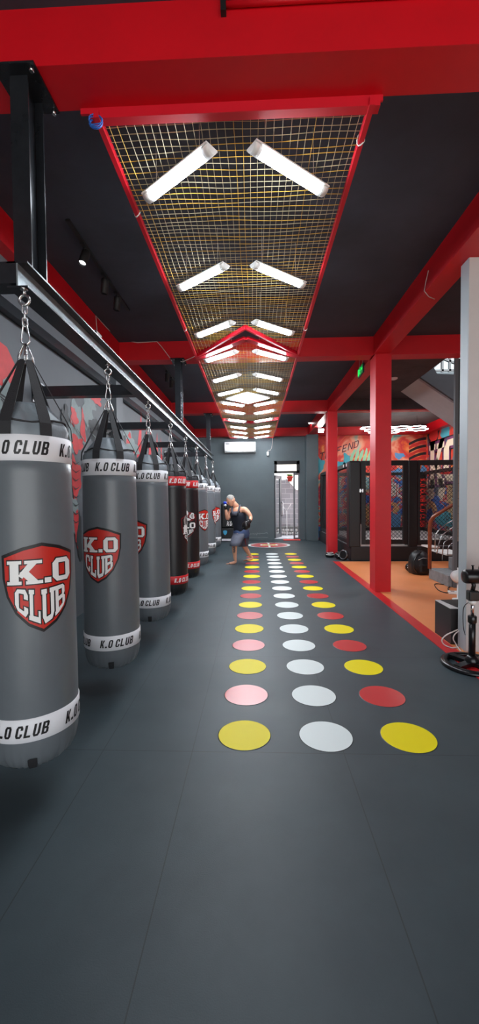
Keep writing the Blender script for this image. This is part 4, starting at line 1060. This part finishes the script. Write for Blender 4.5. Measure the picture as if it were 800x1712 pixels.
# security camera
p = aX(162, 558, XL1+.06); sc = empty('security_camera', (XL1, p.y, p.z), 0, 'white security camera mounted on the left red beam', 'camera')
mb = MB(); mb.lathe([(.035, 0), (.035, .02)], n=14, axis='x'); mb.build('mount', WPL, sc)
mb = MB(); mb.tube([(.02, 0, 0), (.07, 0, -.0), (.075, -.03, -.02)], .012, 8); mb.lathe([(.01, -.12), (.032, -.115), (.034, .02), (.02, .03)], (.08, 0, -.03), n=16, axis='y'); mb.build('camera_body', WPL, sc)
mb = MB(); mb.lathe([(.022, -.125), (.022, -.119)], (.08, 0, -.03), n=14, axis='y'); mb.build('lens', INK, sc)
# cable along the second beam
mb = MB(); pts = [aX(162, 552, XL1+.01), aX(160, 528, XL1+.01), aX(178, 548, XL1+.01)]
yb_ = 6.13
pts += [aY(200, 568, yb_), aY(230, 573, yb_), aY(262, 571, yb_), aY(270, 580, yb_), aY(285, 600, yb_), aY(305, 605, yb_), aY(325, 596, yb_)]
mb.tube(pts, .0055, 6); mb.build('ceiling_cable', CABLEW, label='white cable looping over the face of the second red beam beside the net', cat='cable')
mb = MB(); p = [aX(709, 486, 1.745), aX(712, 470, 1.745), aX(716, 452, 1.745)]
q_ = [aZ(709, 487, ZS-.008), aZ(716, 496, ZS-.008), aZ(726, 500, ZS-.008)]
mb.tube([Vector((1.742, a.y, a.z)) for a in p[::-1]]+q_, .004, 6)
mb.build('ceiling_cable', CABLEW, label='thin pale cable hanging across the right red beam beside the pillar', cat='cable')

# ------------------------------------------------------------------ stairs and things at the right
st = empty('staircase', (3.15, 6.5, 0), 0, 'concrete stair foot with wooden handrail and steel balusters behind the right column', 'staircase')
def sp_(mb, name, m_, parent=None, label=None, recalc=True):
    o = mb.build(name, m_, recalc=recalc); o.parent = parent or st; o.location = -Vector(st.location) if not parent else (0, 0, 0)
    if label: o['label'] = label
    return o
mb = MB(); mb.box(2.985, 6.42, 0, 4.3, 7.13, .18, .008); sp_(mb, 'step', CONC)
mb = MB(); mb.box(3.3, 6.46, .18, 4.3, 7.1, .38, .008); sp_(mb, 'step', CONC)
mb = MB(); mb.box(3.6, 6.46, .38, 4.3, 7.1, .6, .008); sp_(mb, 'step', CONC)
mb = MB(); mb.box(3.36, 7.3, .37, 3.72, 7.95, .40, .004); sp_(mb, 'tread', WPL)
mb = MB(); mb.box(3.4, 8.1, .4, 3.6, 8.5, .43, .004); sp_(mb, 'tread', WPL)
h0 = aY(717.5, 948, 7.08); 
hp = [(h0.x, 7.08, .18), (h0.x, 7.08, .55), (h0.x, 7.08, aY(718, 882, 7.08).z)]
for (u, v, y) in ((719, 872, 7.07), (724, 864, 7.05), (733, 858, 7.0), (745, 851, 6.95), (758, 843, 6.9), (775, 832, 6.85)):
    hp.append(aY(u, v, y))
mb = MB(); mb.tube(hp, [.03, .03, .032, .034, .034, .03, .029, .028, .028], 10); sp_(mb, 'handrail', WOOD)
for pts in (((726.5, 921), (727, 900), (728, 893), (735, 884), (745, 876), (758, 869)), ((729.5, 926), (733, 908), (738, 895), (748, 887), (758, 881)), ((738.5, 936), (740, 915), (742, 907), (748, 902), (756, 897)), ((747.5, 928), (748, 918), (751, 911), (756, 908))):
    mb = MB(); mb.tube([aY(u, v, 7.0) for u, v in pts], .0085, 8); sp_(mb, 'baluster', STEEL)
# steel post and boarding by the stair
mb = MB(); mb.box(3.04, 6.362, 0, 3.09, 6.412, ZC); mb.build('stair_post', ALU if 0 else mat('grey_post_paint', (92, 94, 98), .5), label='slim grey post in front of the stair, floor to beam', cat='post')
mb = MB(); mb.m(BLKM); mb.box(3.072, 6.375, 0, 3.9, 6.415, .72); mb.box(3.072, 6.375, 2.36, 3.9, 6.415, ZS); mb.m(BROWNB); mb.box(3.072, 6.377, .72, 3.9, 6.415, 2.36)
mb.m(mat('board_joint', (84, 70, 62), .8))
for k in range(14): mb.box(3.072, 6.3735, .80+k*.115, 3.9, 6.3775, .806+k*.115)
o = mb.build('wall_stair', kind='structure')
# upper flight seen under and through the ceiling opening
sl = .70; mb = MB(); X0, X1 = 3.27, 5.7
top = lambda x: 3.77-(x-3.27)*sl
mb.prism([(X0, 8.39, top(X0)), (X1, 8.39, top(X1)), (X1, 8.39, top(X1)+.16), (X0, 8.39, top(X0)+.16)], (0, .95, 0)); uf = mb.build('stair_flight', STAIRG, label='sloping grey stair flight rising through the ceiling opening at the right', cat='stair')
mb = MB(); mb.prism([(3.28, 8.32, 3.8), (5.7, 8.32, top(5.7)+.03), (5.7, 8.32, 3.6), (4.0, 8.32, 3.83), (3.62, 8.32, 3.85), (3.5, 8.32, 4.08), (3.28, 8.32, 4.4)], (0, .06, 0)); q = mb.build('balustrade_wall', STAIRD); q.parent = uf
mb = MB(); mb.box(3.05, 6.2, ZC+.2, 3.27, 9.36, ZC+.3); S(mb, 'trim_2', STAIRD)
# upper storey: walls, band and window with slanted bars
mb = MB(); mb.box(2.5, 10.4, ZC+.2, 4.3, 10.5, 8); mb.box(4.3, 10.4, ZC+.2, 8, 10.5, 4.4); S(mb, 'wall_upper', STAIRD)
mb = MB(); mb.box(2.5, 13, ZC+.2, 12, 13.1, 9); S(mb, 'wall_upper.002', mat('upper_wall', (150, 165, 170), .8))
mb = MB(); mb.box(4.16, 9.6, 4.07, 6.5, 9.7, 4.26); mb.build('upper_beam', mat('pale_band', (150, 162, 166), .7), label='pale horizontal band upstairs, seen through the stair opening', cat='beam')
wn = empty('window_3', (4.5, 10.38, 4.5), 0, kind='structure')
mb = MB()
for (a, b) in (((4.2, 4.52), (6.5, 4.52)), ((4.62, 4.4), (4.62, 5.6)), ((4.8, 4.4), (4.8, 5.4)), ((4.4, 4.9), (5.3, 4.55)), ((4.45, 5.15), (5.4, 4.75)), ((4.6, 5.5), (5.6, 5.0)), ((4.3, 4.5), (5.2, 5.3))):
    mb.obox(((a[0]+b[0])/2, 10.34, (a[1]+b[1])/2), (b[0]-a[0], 0, b[1]-a[1]), (0, 1, 0), (-(b[1]-a[1]), 0, b[0]-a[0]), hypot(b[0]-a[0], b[1]-a[1])/2, .03, .025)
rel(mb.build('window_frame', STAIRD), wn)

# black box, cables, power strip, backpack, fan
bx = empty('storage_box', (1.84, 3.9, .006), radians(0), 'dark brown storage box with its lid ajar, on the floor beside the pale pillar', 'box')
mb = MB(); W_, D_, H_ = .42, .34, .335
pr_ = [(0, 0), (W_, 0), (W_, D_), (0, D_)]
t_ = .012
mb.box(0, 0, 0, W_, t_, H_); mb.box(0, D_-t_, 0, W_, D_, H_); mb.box(0, t_, 0, t_, D_-t_, H_); mb.box(W_-t_, t_, 0, W_, D_-t_, H_); mb.box(t_, t_, 0, W_-t_, D_-t_, t_)
mb.build('body', DKBOX, bx)
mb = MB(); mb.obox((.22, .2, H_+.004), (1, .1, .0), (-.1, 1, .0), (0, 0, 1), .16, .14, .006, .003); mb.build('lid', BLKM, bx)
mb = MB(); mb.obox((.05, .17, H_+.002), (1, 0, -.03), (0, 1, 0), (.03, 0, 1), .055, .16, .003); mb.build('paper', PILLF, bx, label='pale sheet sticking out under the lid')
def cable(name, pts, r, m_, lb):
    mb = MB(); P = [Vector(p) for p in pts]; Q = []
    for i in range(len(P)-1):
        a, b, c, d = P[max(i-1, 0)], P[i], P[i+1], P[min(i+2, len(P)-1)]
        for k in range(6):
            t = k/6; Q.append(.5*((2*b)+(c-a)*t+(2*a-5*b+4*c-d)*t*t+(3*b-a-3*c+d)*t**3))
    Q.append(P[-1]); mb.tube(Q, r, 6); return mb.build(name, m_, label=lb, cat='cable')
F = lambda u, v, z=.012: aZ(u, v, z)
Yb = 3.86
cable('power_cable', [aY(769, 1051, Yb), aY(757, 1056, Yb), aY(745, 1062, Yb), aY(738, 1070, Yb), aY(742, 1078, Yb-.01), F(754, 1083), F(764, 1082), F(768, 1080)], .006, CABLEW, 'thick pale cable looping in front of the dark storage box')
cable('power_cable', [aY(770, 1053, Yb-.02), aY(760, 1060, Yb-.02), aY(757, 1068, Yb-.02), aY(761, 1076, Yb-.02), F(765, 1083), F(770, 1089, .012)], .0055, CABLEW, 'second pale cable loop between the storage box and the pillar')
cable('power_cable', [F(752, 989), F(748, 984), F(752, 979), F(740, 977), F(728, 976), F(726, 979), F(733, 987), F(745, 991), F(754, 990)], .007, CABLEB, 'thin black cable looped on the orange mat before the concrete step')
ps = empty('power_strip', F(764, 993, .004), radians(-15), 'white power strip on the orange mat left of the pale pillar', 'power strip')
mb = MB(); mb.box(-.12, -.05, 0, .2, .06, .035, .008); mb.build('housing', WPL, ps)
for k in range(3):
    mb = MB(); mb.box(-.09+k*.09, -.02, .0345, -.04+k*.09, .03, .036); mb.build('socket', mat('socket_brown', (150, 110, 100), .5), ps)
wl = aY(765, 964, 5.6); wa = empty('wall_blower', (wl.x, 5.6, wl.z), 0, 'white round device on the floor peeking out left of the pale pillar', 'device')
mb = MB(); mb.lathe([(.03, -.06), (.075, -.055), (.09, 0), (.075, .06), (.03, .07)], n=24, axis='y'); mb.build('housing', WPL, wa)
mb = MB(); mb.lathe([(.012, .08), (.014, .12)], n=10); mb.build('knob', WPL, wa)
mb = MB(); mb.lathe([(.07, -wl.z+.004), (.07, -wl.z+.02), (.014, -wl.z+.03), (.014, -.07)], n=20); mb.build('stand', WPL, wa)
# backpack
bpx = aZ(702, 961, 0); bk = empty('backpack', (bpx.x+.02, bpx.y+.12, .004), radians(10), 'black backpack slumped against the concrete stair foot', 'backpack')
mb = MB(); P = [(.16, .0), (.19, .03), (.19, .16), (.17, .3), (.13, .38), (.07, .42), (.02, .43)]
mb.lathe([(.001, 0)]+P, n=24, fn=lambda r, z, a: r*(1+.08*cos(2*a)+.05*sin(5*a+z*9)+.03*sin(9*a))); bb = mb.build('body', PAD, bk)
mb = MB(); mb.tube([(-.13, -.17, .05), (-.2, -.19, .12), (-.19, -.17, .26), (-.1, -.13, .37), (-.02, -.1, .41)], .014, 6); mb.build('shoulder_strap', GLOVE, bk)
mb = MB(); mb.box(-.1, -.215, .04, .1, -.15, .2, .03); mb.build('pocket', PAD, bk)
mb = MB(); mb.tube([(-.12, -.17, .27), (-.04, -.185, .31), (.06, -.18, .3), (.13, -.15, .26)], .004, 5); mb.build('zip', STEEL, bk)
mb = MB(); mb.tube([(-.03, -.02, .42), (-.03, -.02, .46), (.03, -.02, .46), (.03, -.02, .42)], .008, 6); mb.build('loop_handle', STRAP, bk)
f4 = focus_pad(686, 951, aZ(686, 955, 0).y, radians(20), 'round black boxing pad on the orange mat left of the backpack'); f4.location.z = .03; f4['group'] = 'black boxing pads by the red column'
del f4['group']
# pedestal fan
fx = aZ(788, 1109, .02); fb = empty('pedestal_fan', (fx.x, fx.y, 0), 0, 'black pedestal fan standing at the foot of the pale pillar', 'fan')
mb = MB(); R_ = .235
prof = [(R_-.045, .006), (R_, .0), (R_+.005, .012), (R_-.005, .03), (R_-.03, .036), (R_-.055, .028), (R_-.045, .006)]
mb.lathe(prof, n=48, capb=False, capt=False); base = mb.build('base_ring', GLOVE, fb)
mb = MB()
for k in range(4):
    a = radians(30+90*k); d = Vector((cos(a), sin(a), 0)); n_ = Vector((-sin(a), cos(a), 0))
    mb.prism([d*.03+n_*.03+Vector((0, 0, .012)), d*.19+n_*.03+Vector((0, 0, .01)), d*.19-n_*.03+Vector((0, 0, .01)), d*.03-n_*.03+Vector((0, 0, .012))], (0, 0, .03))
mb.lathe([(.05, .01), (.055, .05), (.04, .075), (.03, .09)], n=20); mb.build('base_spoke', GLOVE, fb)
mb = MB(); mb.lathe([(.026, .08), (.026, .37)], n=18); mb.build('lower_pole', GLOVE, fb)
mb = MB(); mb.lathe([(.03, .36), (.034, .365), (.034, .415), (.028, .42)], n=18); c_ = mb.build('height_collar', GLOVE, fb)
mb = MB(); mb.lathe([(.013, .42), (.013, .54)], n=14); mb.build('upper_pole', CHROME, fb)
mb = MB(); mb.box(-.04, -.035, .545, .045, .035, .63, .012); sw_ = mb.build('switch_box', GLOVE, fb)
mb = MB(); mb.lathe([(.022, .515), (.03, .53), (.03, .548)], n=16); mb.build('neck_ring', WPL, fb)
mb = MB(); mb.tube([(.0, 0, .63), (.01, 0, .67), (0, 0, .70)], .017, 8); mb.build('neck', GLOVE, fb)
mb = MB(); zc = .745
mb.lathe([(.02, -.085), (.05, -.08), (.058, -.065), (.06, .04), (.05, .07), (.02, .09)], (0.01, 0, zc), n=28, axis='x'); mo = mb.build('motor_housing', GLOVE, fb)
mb = MB(); mb.lathe([(.007, zc+.055), (.007, zc+.085), (.012, zc+.088), (.012, zc+.094)], (-.0, 0, 0), n=12); mb.build('oscillation_knob', GLOVE, fb)
mb = MB(); Rg = .2; xg = .16
for r in np.linspace(.03, Rg, 8):
    for s in (-1, 1):
        bulge = s*(.045*sqrt(max(0, 1-(r/Rg)**2))); mb.tube([(xg+bulge, r*cos(t), zc+r*sin(t)) for t in np.linspace(0, 2*pi, 28, endpoint=False)], .002 if r < Rg-.01 else .005, 4, closed=True)
for k in range(24):
    a = 2*pi*k/24
    for s in (-1, 1): mb.tube([(xg+s*.045*sqrt(max(0, 1-(r/Rg)**2)), r*cos(a), zc+r*sin(a)) for r in (.03, .09, .14, .18, .2)], .0015, 4)
mb.build('grille', BLKM, fb)
for k in range(3):
    a = 2*pi*k/3; mb = MB(); q4 = []
    for (r, w0, tw) in ((.02, -.02, .01), (.08, -.05, .018), (.16, -.07, .02), (.16, .05, -.02), (.08, .04, -.018), (.02, .02, -.01)):
        q4.append((xg+tw, r*cos(a)-w0*sin(a), zc+r*sin(a)+w0*cos(a)))
    mb.prism(q4, (.003, 0, 0)); mb.build('blade', mat('fan_blade', (150, 120, 112), .4), fb)
cable('fan_cable', [(fx.x+.02, fx.y+.0, .56), (fx.x-.05, fx.y+.02, .5), (fx.x-.06, fx.y+.03, .42), (fx.x-.04, fx.y+.06, .3), (fx.x-.03, fx.y+.05, .24)], .0035, CABLEB, 'thin black cable drooping beside the fan pole')

# ------------------------------------------------------------------ the man
def skin_mesh(nodes, edges, sub=2):
    me = bpy.data.meshes.new('tmp'); me.from_pydata([n[0] for n in nodes], edges, []); ob = bpy.data.objects.new('tmp', me); COL.objects.link(ob)
    sk = ob.modifiers.new('s', 'SKIN'); sk.use_smooth_shade = True
    for i, n in enumerate(nodes):
        v = me.skin_vertices[0].data[i]; v.radius = n[1] if isinstance(n[1], tuple) else (n[1], n[1]); v.use_root = (i == 0)
    s = ob.modifiers.new('u', 'SUBSURF'); s.levels = sub; s.render_levels = sub
    dg = bpy.context.evaluated_depsgraph_get(); ev = ob.evaluated_get(dg); m2 = bpy.data.meshes.new_from_object(ev)
    bpy.data.objects.remove(ob); return m2
def J(u, v, y): return aY(u, v, y)
man = empty('person', (-.3, 8.95, 0), 0, 'grey haired man in navy tank top and grey shorts, leaning in a boxing stance', 'person')
def mp_(o, label=None):
    o.parent = man; o.location = -Vector(man.location)
    if label: o['label'] = label
    return o
pel = J(403, 889, 8.98)
nodes = [(pel, .105), (J(401, 877, 8.98), (.12, .105)), (J(398, 865, 8.96), (.15, .115)), (J(397, 856, 8.94), (.16, .12)), (J(395, 848, 8.93), .085), (J(391.5, 842.5, 8.9), .06), (J(388, 838.5, 8.88), .062),
 # left arm (image right)
 (J(409, 851, 8.82), .068), (J(414.5, 857, 8.76), .056), (J(419, 864.5, 8.74), .043), (J(418, 870, 8.66), .042), (J(414, 875, 8.6), .032),
 # right arm (image left)
 (J(386, 853, 9.05), .062), (J(383, 862, 9.0), .05), (J(380, 868.5, 8.92), .042), (J(378.3, 860, 8.86), .04), (J(377, 850, 8.86), .028),
 # front leg
 (J(400, 894, 8.9), .085), (J(393, 905, 8.78), .082), (J(391.5, 912.5, 8.72), .06), (J(391.5, 920, 8.74), .058), (J(392.5, 932, 8.76), .038), (J(393.5, 939.5, 8.78), .036), (J(389, 941.2, 8.74), .034), (J(382.5, 942.2, 8.70), .024),
 # rear leg
 (J(407, 894, 9.06), .085), (J(407, 904, 9.12), .082), (J(406.5, 911, 9.14), .06), (J(411, 918, 9.2), .056), (J(418, 929, 9.26), .036), (J(421.5, 933, 9.28), .035), (J(417, 935.5, 9.24), .032), (J(411, 936, 9.2), .022)]
edges = [(0, 1), (1, 2), (2, 3), (3, 4), (4, 5), (5, 6), (3, 7), (7, 8), (8, 9), (9, 10), (10, 11), (3, 12), (12, 13), (13, 14), (14, 15), (15, 16), (0, 17), (17, 18), (18, 19), (19, 20), (20, 21), (21, 22), (22, 23), (23, 24), (0, 25), (25, 26), (26, 27), (27, 28), (28, 29), (29, 30), (30, 31), (31, 32)]
bm_ = skin_mesh(nodes, edges)
hb = MB(); hb.m(SKIN); hb.bm.from_mesh(bm_)
for f_ in hb.bm.faces: f_.smooth = True
# head: forward is down-left; build in its own frame
hc = J(385.6, 837, 8.86)
fwd = Vector((-.80, -.38, -.46)).normalized(); upv = Vector((-.38, -.1, .92)); upv = (upv-fwd*upv.dot(fwd)).normalized(); sdv = fwd.cross(upv)
HR = Matrix((( fwd.x, sdv.x, upv.x), (fwd.y, sdv.y, upv.y), (fwd.z, sdv.z, upv.z)))
def H(x, y, z): return hc + HR @ Vector((x, y, z))
n0 = len(hb.bm.verts); hb.ball(hc, .098, .076, .118, 24, HR)
hb.bm.verts.ensure_lookup_table()
for v in list(hb.bm.verts)[n0:]:
    l = HR.transposed() @ (v.co-hc)
    if l.z < 0: l.y *= 1+l.z*2.4; l.x = l.x*(1+l.z*.8)+(-l.z)*.22*(1 if l.x > 0 else .25)   # jaw narrows, chin forward
    if l.x > .05: l.x = .05+(l.x-.05)*.85
    if l.x > .03 and -.01 < l.z < .03 and .015 < abs(l.y) < .05: l.x -= .008               # eye sockets
    v.co = hc+HR @ l
hb.ball(H(.10, 0, -.012), .018, .013, .024, 10, HR); hb.ball(H(.094, 0, .008), .01, .008, .024, 8, HR)      # nose
for s in (-1, 1):
    hb.ball(H(-.005, s*.078, -.01), .02, .009, .032, 10, HR)                          # ears
    hb.ball(H(.088, s*.03, .022), .01, .018, .005, 8, HR)                             # brow
hb.ball(H(.093, 0, -.05), .01, .024, .005, 8, HR); hb.ball(H(.092, 0, -.06), .01, .02, .005, 8, HR)   # lips
body = mp_(hb.build('body', None))
for s in (-1, 1):
    mb = MB(); mb.ball(H(.079, s*.03, .008), .01, .012, .007, 8, HR); e = mp_(mb.build('eye', mat('eye_dark', (50, 40, 36), .3)))
mb = MB(); n0 = 0; mb.ball(H(-.008, 0, .012), .104, .083, .118, 24, HR)
bmesh.ops.delete(mb.bm, geom=[v for v in mb.bm.verts if (lambda l: l.x > .055+(l.z-.05)*.5 and l.z < .085 or l.z < -.02-(l.x*.5) or (l.z < .02 and l.x > .02))(HR.transposed() @ (v.co-hc))], context='VERTS')
mp_(mb.build('hair', HAIR, recalc=False))
# tank top: loft round the torso
def loft(secs, m_, name, label=None, n=28, fn=None):
    mb = MB(); rings = []
    for (c, rx, ry, ax, up) in secs:
        ax = Vector(ax).normalized(); up = Vector(up).normalized(); ay = up.cross(ax).normalized()
        rings.append([mb.bm.verts.new(Vector(c)+(ax*rx*cos(2*pi*k/n)+ay*ry*sin(2*pi*k/n))*(1+(fn(k, n) if fn else 0))) for k in range(n)])
    for A_, B_ in zip(rings, rings[1:]):
        for k in range(n): mb.face([A_[k], A_[(k+1) % n], B_[(k+1) % n], B_[k]], True)
    o = mb.build(name, m_, recalc=True); md = o.modifiers.new('t', 'SOLIDIFY'); md.thickness = .006
    return mp_(o, label)
shx = Vector((.8, -.6, 0)); UPT = Vector((-.25, -.08, 1))
loft([(J(403, 888, 8.97), .172, .15, shx, UPT), (J(401.5, 880, 8.97), .168, .142, shx, UPT), (J(399, 870, 8.95), .185, .142, shx, UPT), (J(398, 862.5, 8.93), .195, .15, shx, UPT), (J(396.5, 857, 8.92), .178, .145, shx, UPT), (J(396, 853.5, 8.92), .135, .128, shx, UPT)], NAVY, 'tank_top', fn=lambda k, n: .02*sin(k*5))
# shoulder straps of the top: front and back over both shoulders
mb = MB()
def ribbon(pts, w, wd):
    P = [Vector(p) for p in pts]; wd = Vector(wd).normalized(); rows = []
    for i, p in enumerate(P):
        rows.append((mb.bm.verts.new(p+wd*w), mb.bm.verts.new(p-wd*w)))
    for a_, b_ in zip(rows, rows[1:]): mb.face([a_[0], a_[1], b_[1], b_[0]], True)
ribbon([J(396, 861, 8.74), J(398.5, 854, 8.76), J(400, 848, 8.80), J(400.5, 844.5, 8.87), J(401.5, 848, 9.02), J(402, 856, 9.12)], .024, (1, -.2, .5))
ribbon([J(388.5, 861, 8.78), J(387.5, 854, 8.82), J(387.8, 848.5, 8.87), J(389, 847, 8.95), J(391, 850, 9.06)], .02, (1, 0, 0))
ribbon([J(391, 862, 8.73), J(391.5, 858, 8.75), J(392, 855.5, 8.77)], .06, (1, -.3, 0))
o = mb.build('tank_strap', mat('grey_strap_cloth', (70, 72, 84), .8), recalc=False); md = o.modifiers.new('t', 'SOLIDIFY'); md.thickness = .008; mp_(o)
# shorts: hips loft plus two legs
loft([(J(403, 882, 8.98), .165, .14, shx, (-.1, 0, 1)), (J(403, 886, 8.98), .178, .155, shx, (0, 0, 1)), (J(403, 893, 8.98), .195, .17, shx, (0, 0, 1)), (J(403, 899, 8.98), .18, .16, shx, (0, 0, 1))], BLUEC, 'shorts_waist')
loft([(J(401, 891, 8.93), .145, .145, (1, 0, 0), (.1, 0, 1)), (J(397.5, 899, 8.84), .14, .14, (1, 0, 0), (.3, 0, 1)), (J(394.5, 906, 8.77), .125, .125, (1, 0, 0), (.3, 0, 1)), (J(393.0, 912, 8.73), .122, .12, (1, 0, 0), (.1, 0, 1))], SHORT, 'shorts_leg', fn=lambda k, n: .03*sin(k*4.3))
loft([(J(406, 891, 9.05), .14, .14, (1, 0, 0), (0, 0, 1)), (J(406.5, 900, 9.1), .132, .132, (1, 0, 0), (0, 0, 1)), (J(406, 907, 9.13), .118, .118, (1, 0, 0), (0, 0, 1)), (J(406, 913, 9.14), .115, .112, (1, 0, 0), (.1, 0, 1))], SHORT, 'shorts_leg', fn=lambda k, n: .03*sin(k*4.3))
mb = MB(); mb.obox(J(409.5, 903, 8.96), (1, .2, 0), (0, 1, 0), (-.15, 0, 1), .012, .02, .11); mp_(mb.build('shorts_stripe', MAROON))
# gloves
mb = MB(); gc = J(411, 878.5, 8.56); mb.ball(gc, .092, .08, .1, 18, Matrix.Rotation(.5, 3, 'Y'))
for k in range(4): mb.ball(gc+Vector((-.05+.012*k, -.045, -.03+.026*k-.01)), .028, .024, .017, 10)
mb.ball(gc+Vector((.03, -.055, .045)), .024, .024, .045, 12, Matrix.Rotation(-.7, 3, 'Y')); mb.tube([gc+Vector((.02, .0, .05)), J(415, 873, 8.6), J(417, 870.5, 8.64)], [.055, .05, .05], 12)
mp_(mb.build('boxing_glove', GLOVE))
mb = MB(); gc = J(376.6, 844, 8.86); mb.m(BLUEL); mb.ball(gc+Vector((0, 0, .03)), .045, .045, .042, 14)
for k in range(4): mb.ball(gc+Vector((-.03+.018*k, -.03, .05-.004*k)), .014, .02, .024, 8)
mb.m(WPRINT); mb.tube([gc+Vector((.0, 0, .01)), gc+Vector((.003, 0, -.025))], .042, 12); mb.m(GLOVE); mb.tube([gc+Vector((.003, 0, -.02)), gc+Vector((.005, 0, -.1))], [.042, .034], 12)
mb.ball(gc+Vector((.035, -.02, .0)), .016, .018, .034, 10)
mp_(mb.build('boxing_glove', None), 'blue, white and black glove held at the face')
# tattoos
mb = MB(); p = J(391.3, 919, 8.66); 
for k in range(5): mb.obox(p+Vector((.006*(k % 2), -.004, -.05+.026*k)), (1, .0, .1*(k % 2)), (0, 1, 0), (0, 0, 1), .02-.003*(k % 2), .006, .009)
mp_(mb.build('shin_tattoo', TATT))
# toes
mb = MB()
for (p, n_) in ((J(380.5, 942.6, 8.70), Vector((-.95, -.1, 0))), (J(409.2, 936.2, 9.2), Vector((-.95, -.1, 0)))):
    for k in range(5):
        r = .013-.0014*k; mb.ball((p.x-.012+.006*k+abs(k)*.006, p.y-.035+.018*k, .013), .024-.002*k, r, r*.9, 8)
mp_(mb.build('toes', SKIN))
# drop the figure's feet to the floor level: soles are already near zero

# ------------------------------------------------------------------ added ground to bounce light, sun, added wall to block it
mb = MB(); mb.box(-20, -30, -.12, 20, YF, -.02); mb.build('street_bounce_ground', mat('pale_bounce_ground', (200, 196, 188), .9, var=.1), kind='structure')  # unseen pale ground, added to bounce sunlight into the room
mb = MB(); mb.box(-3, 5.6, ZC+.2, 9, 5.8, 8); S(mb, 'wall_sun_block', STAIRD)  # unseen wall, added to keep the sun out of the stair opening
sun = bpy.data.lights.new('sun', 'SUN'); sun.energy = 5.; sun.angle = .02; sun.color = (1, .96, .9); so = bpy.data.objects.new('sun', sun); COL.objects.link(so); so.rotation_euler = (radians(47), 0, radians(8)); so.location = (0, -10, 12)
# ------------------------------------------------------------------ world and view
W = bpy.data.worlds.new('world'); SC.world = W; W.use_nodes = True
bg = W.node_tree.nodes['Background']; bg.inputs['Color'].default_value = (.92, .96, 1, 1); bg.inputs['Strength'].default_value = 1.6
SC.view_settings.view_transform = 'Standard'; SC.view_settings.look = 'None'; SC.view_settings.gamma = 1; SC.view_settings.exposure = 1.12
SC.view_settings.use_curve_mapping = False
SC.cycles.max_bounces = 8; SC.cycles.diffuse_bounces = 4; SC.cycles.glossy_bounces = 4
SC.cycles.sample_clamp_indirect = 6
SC.cycles.use_denoising = True
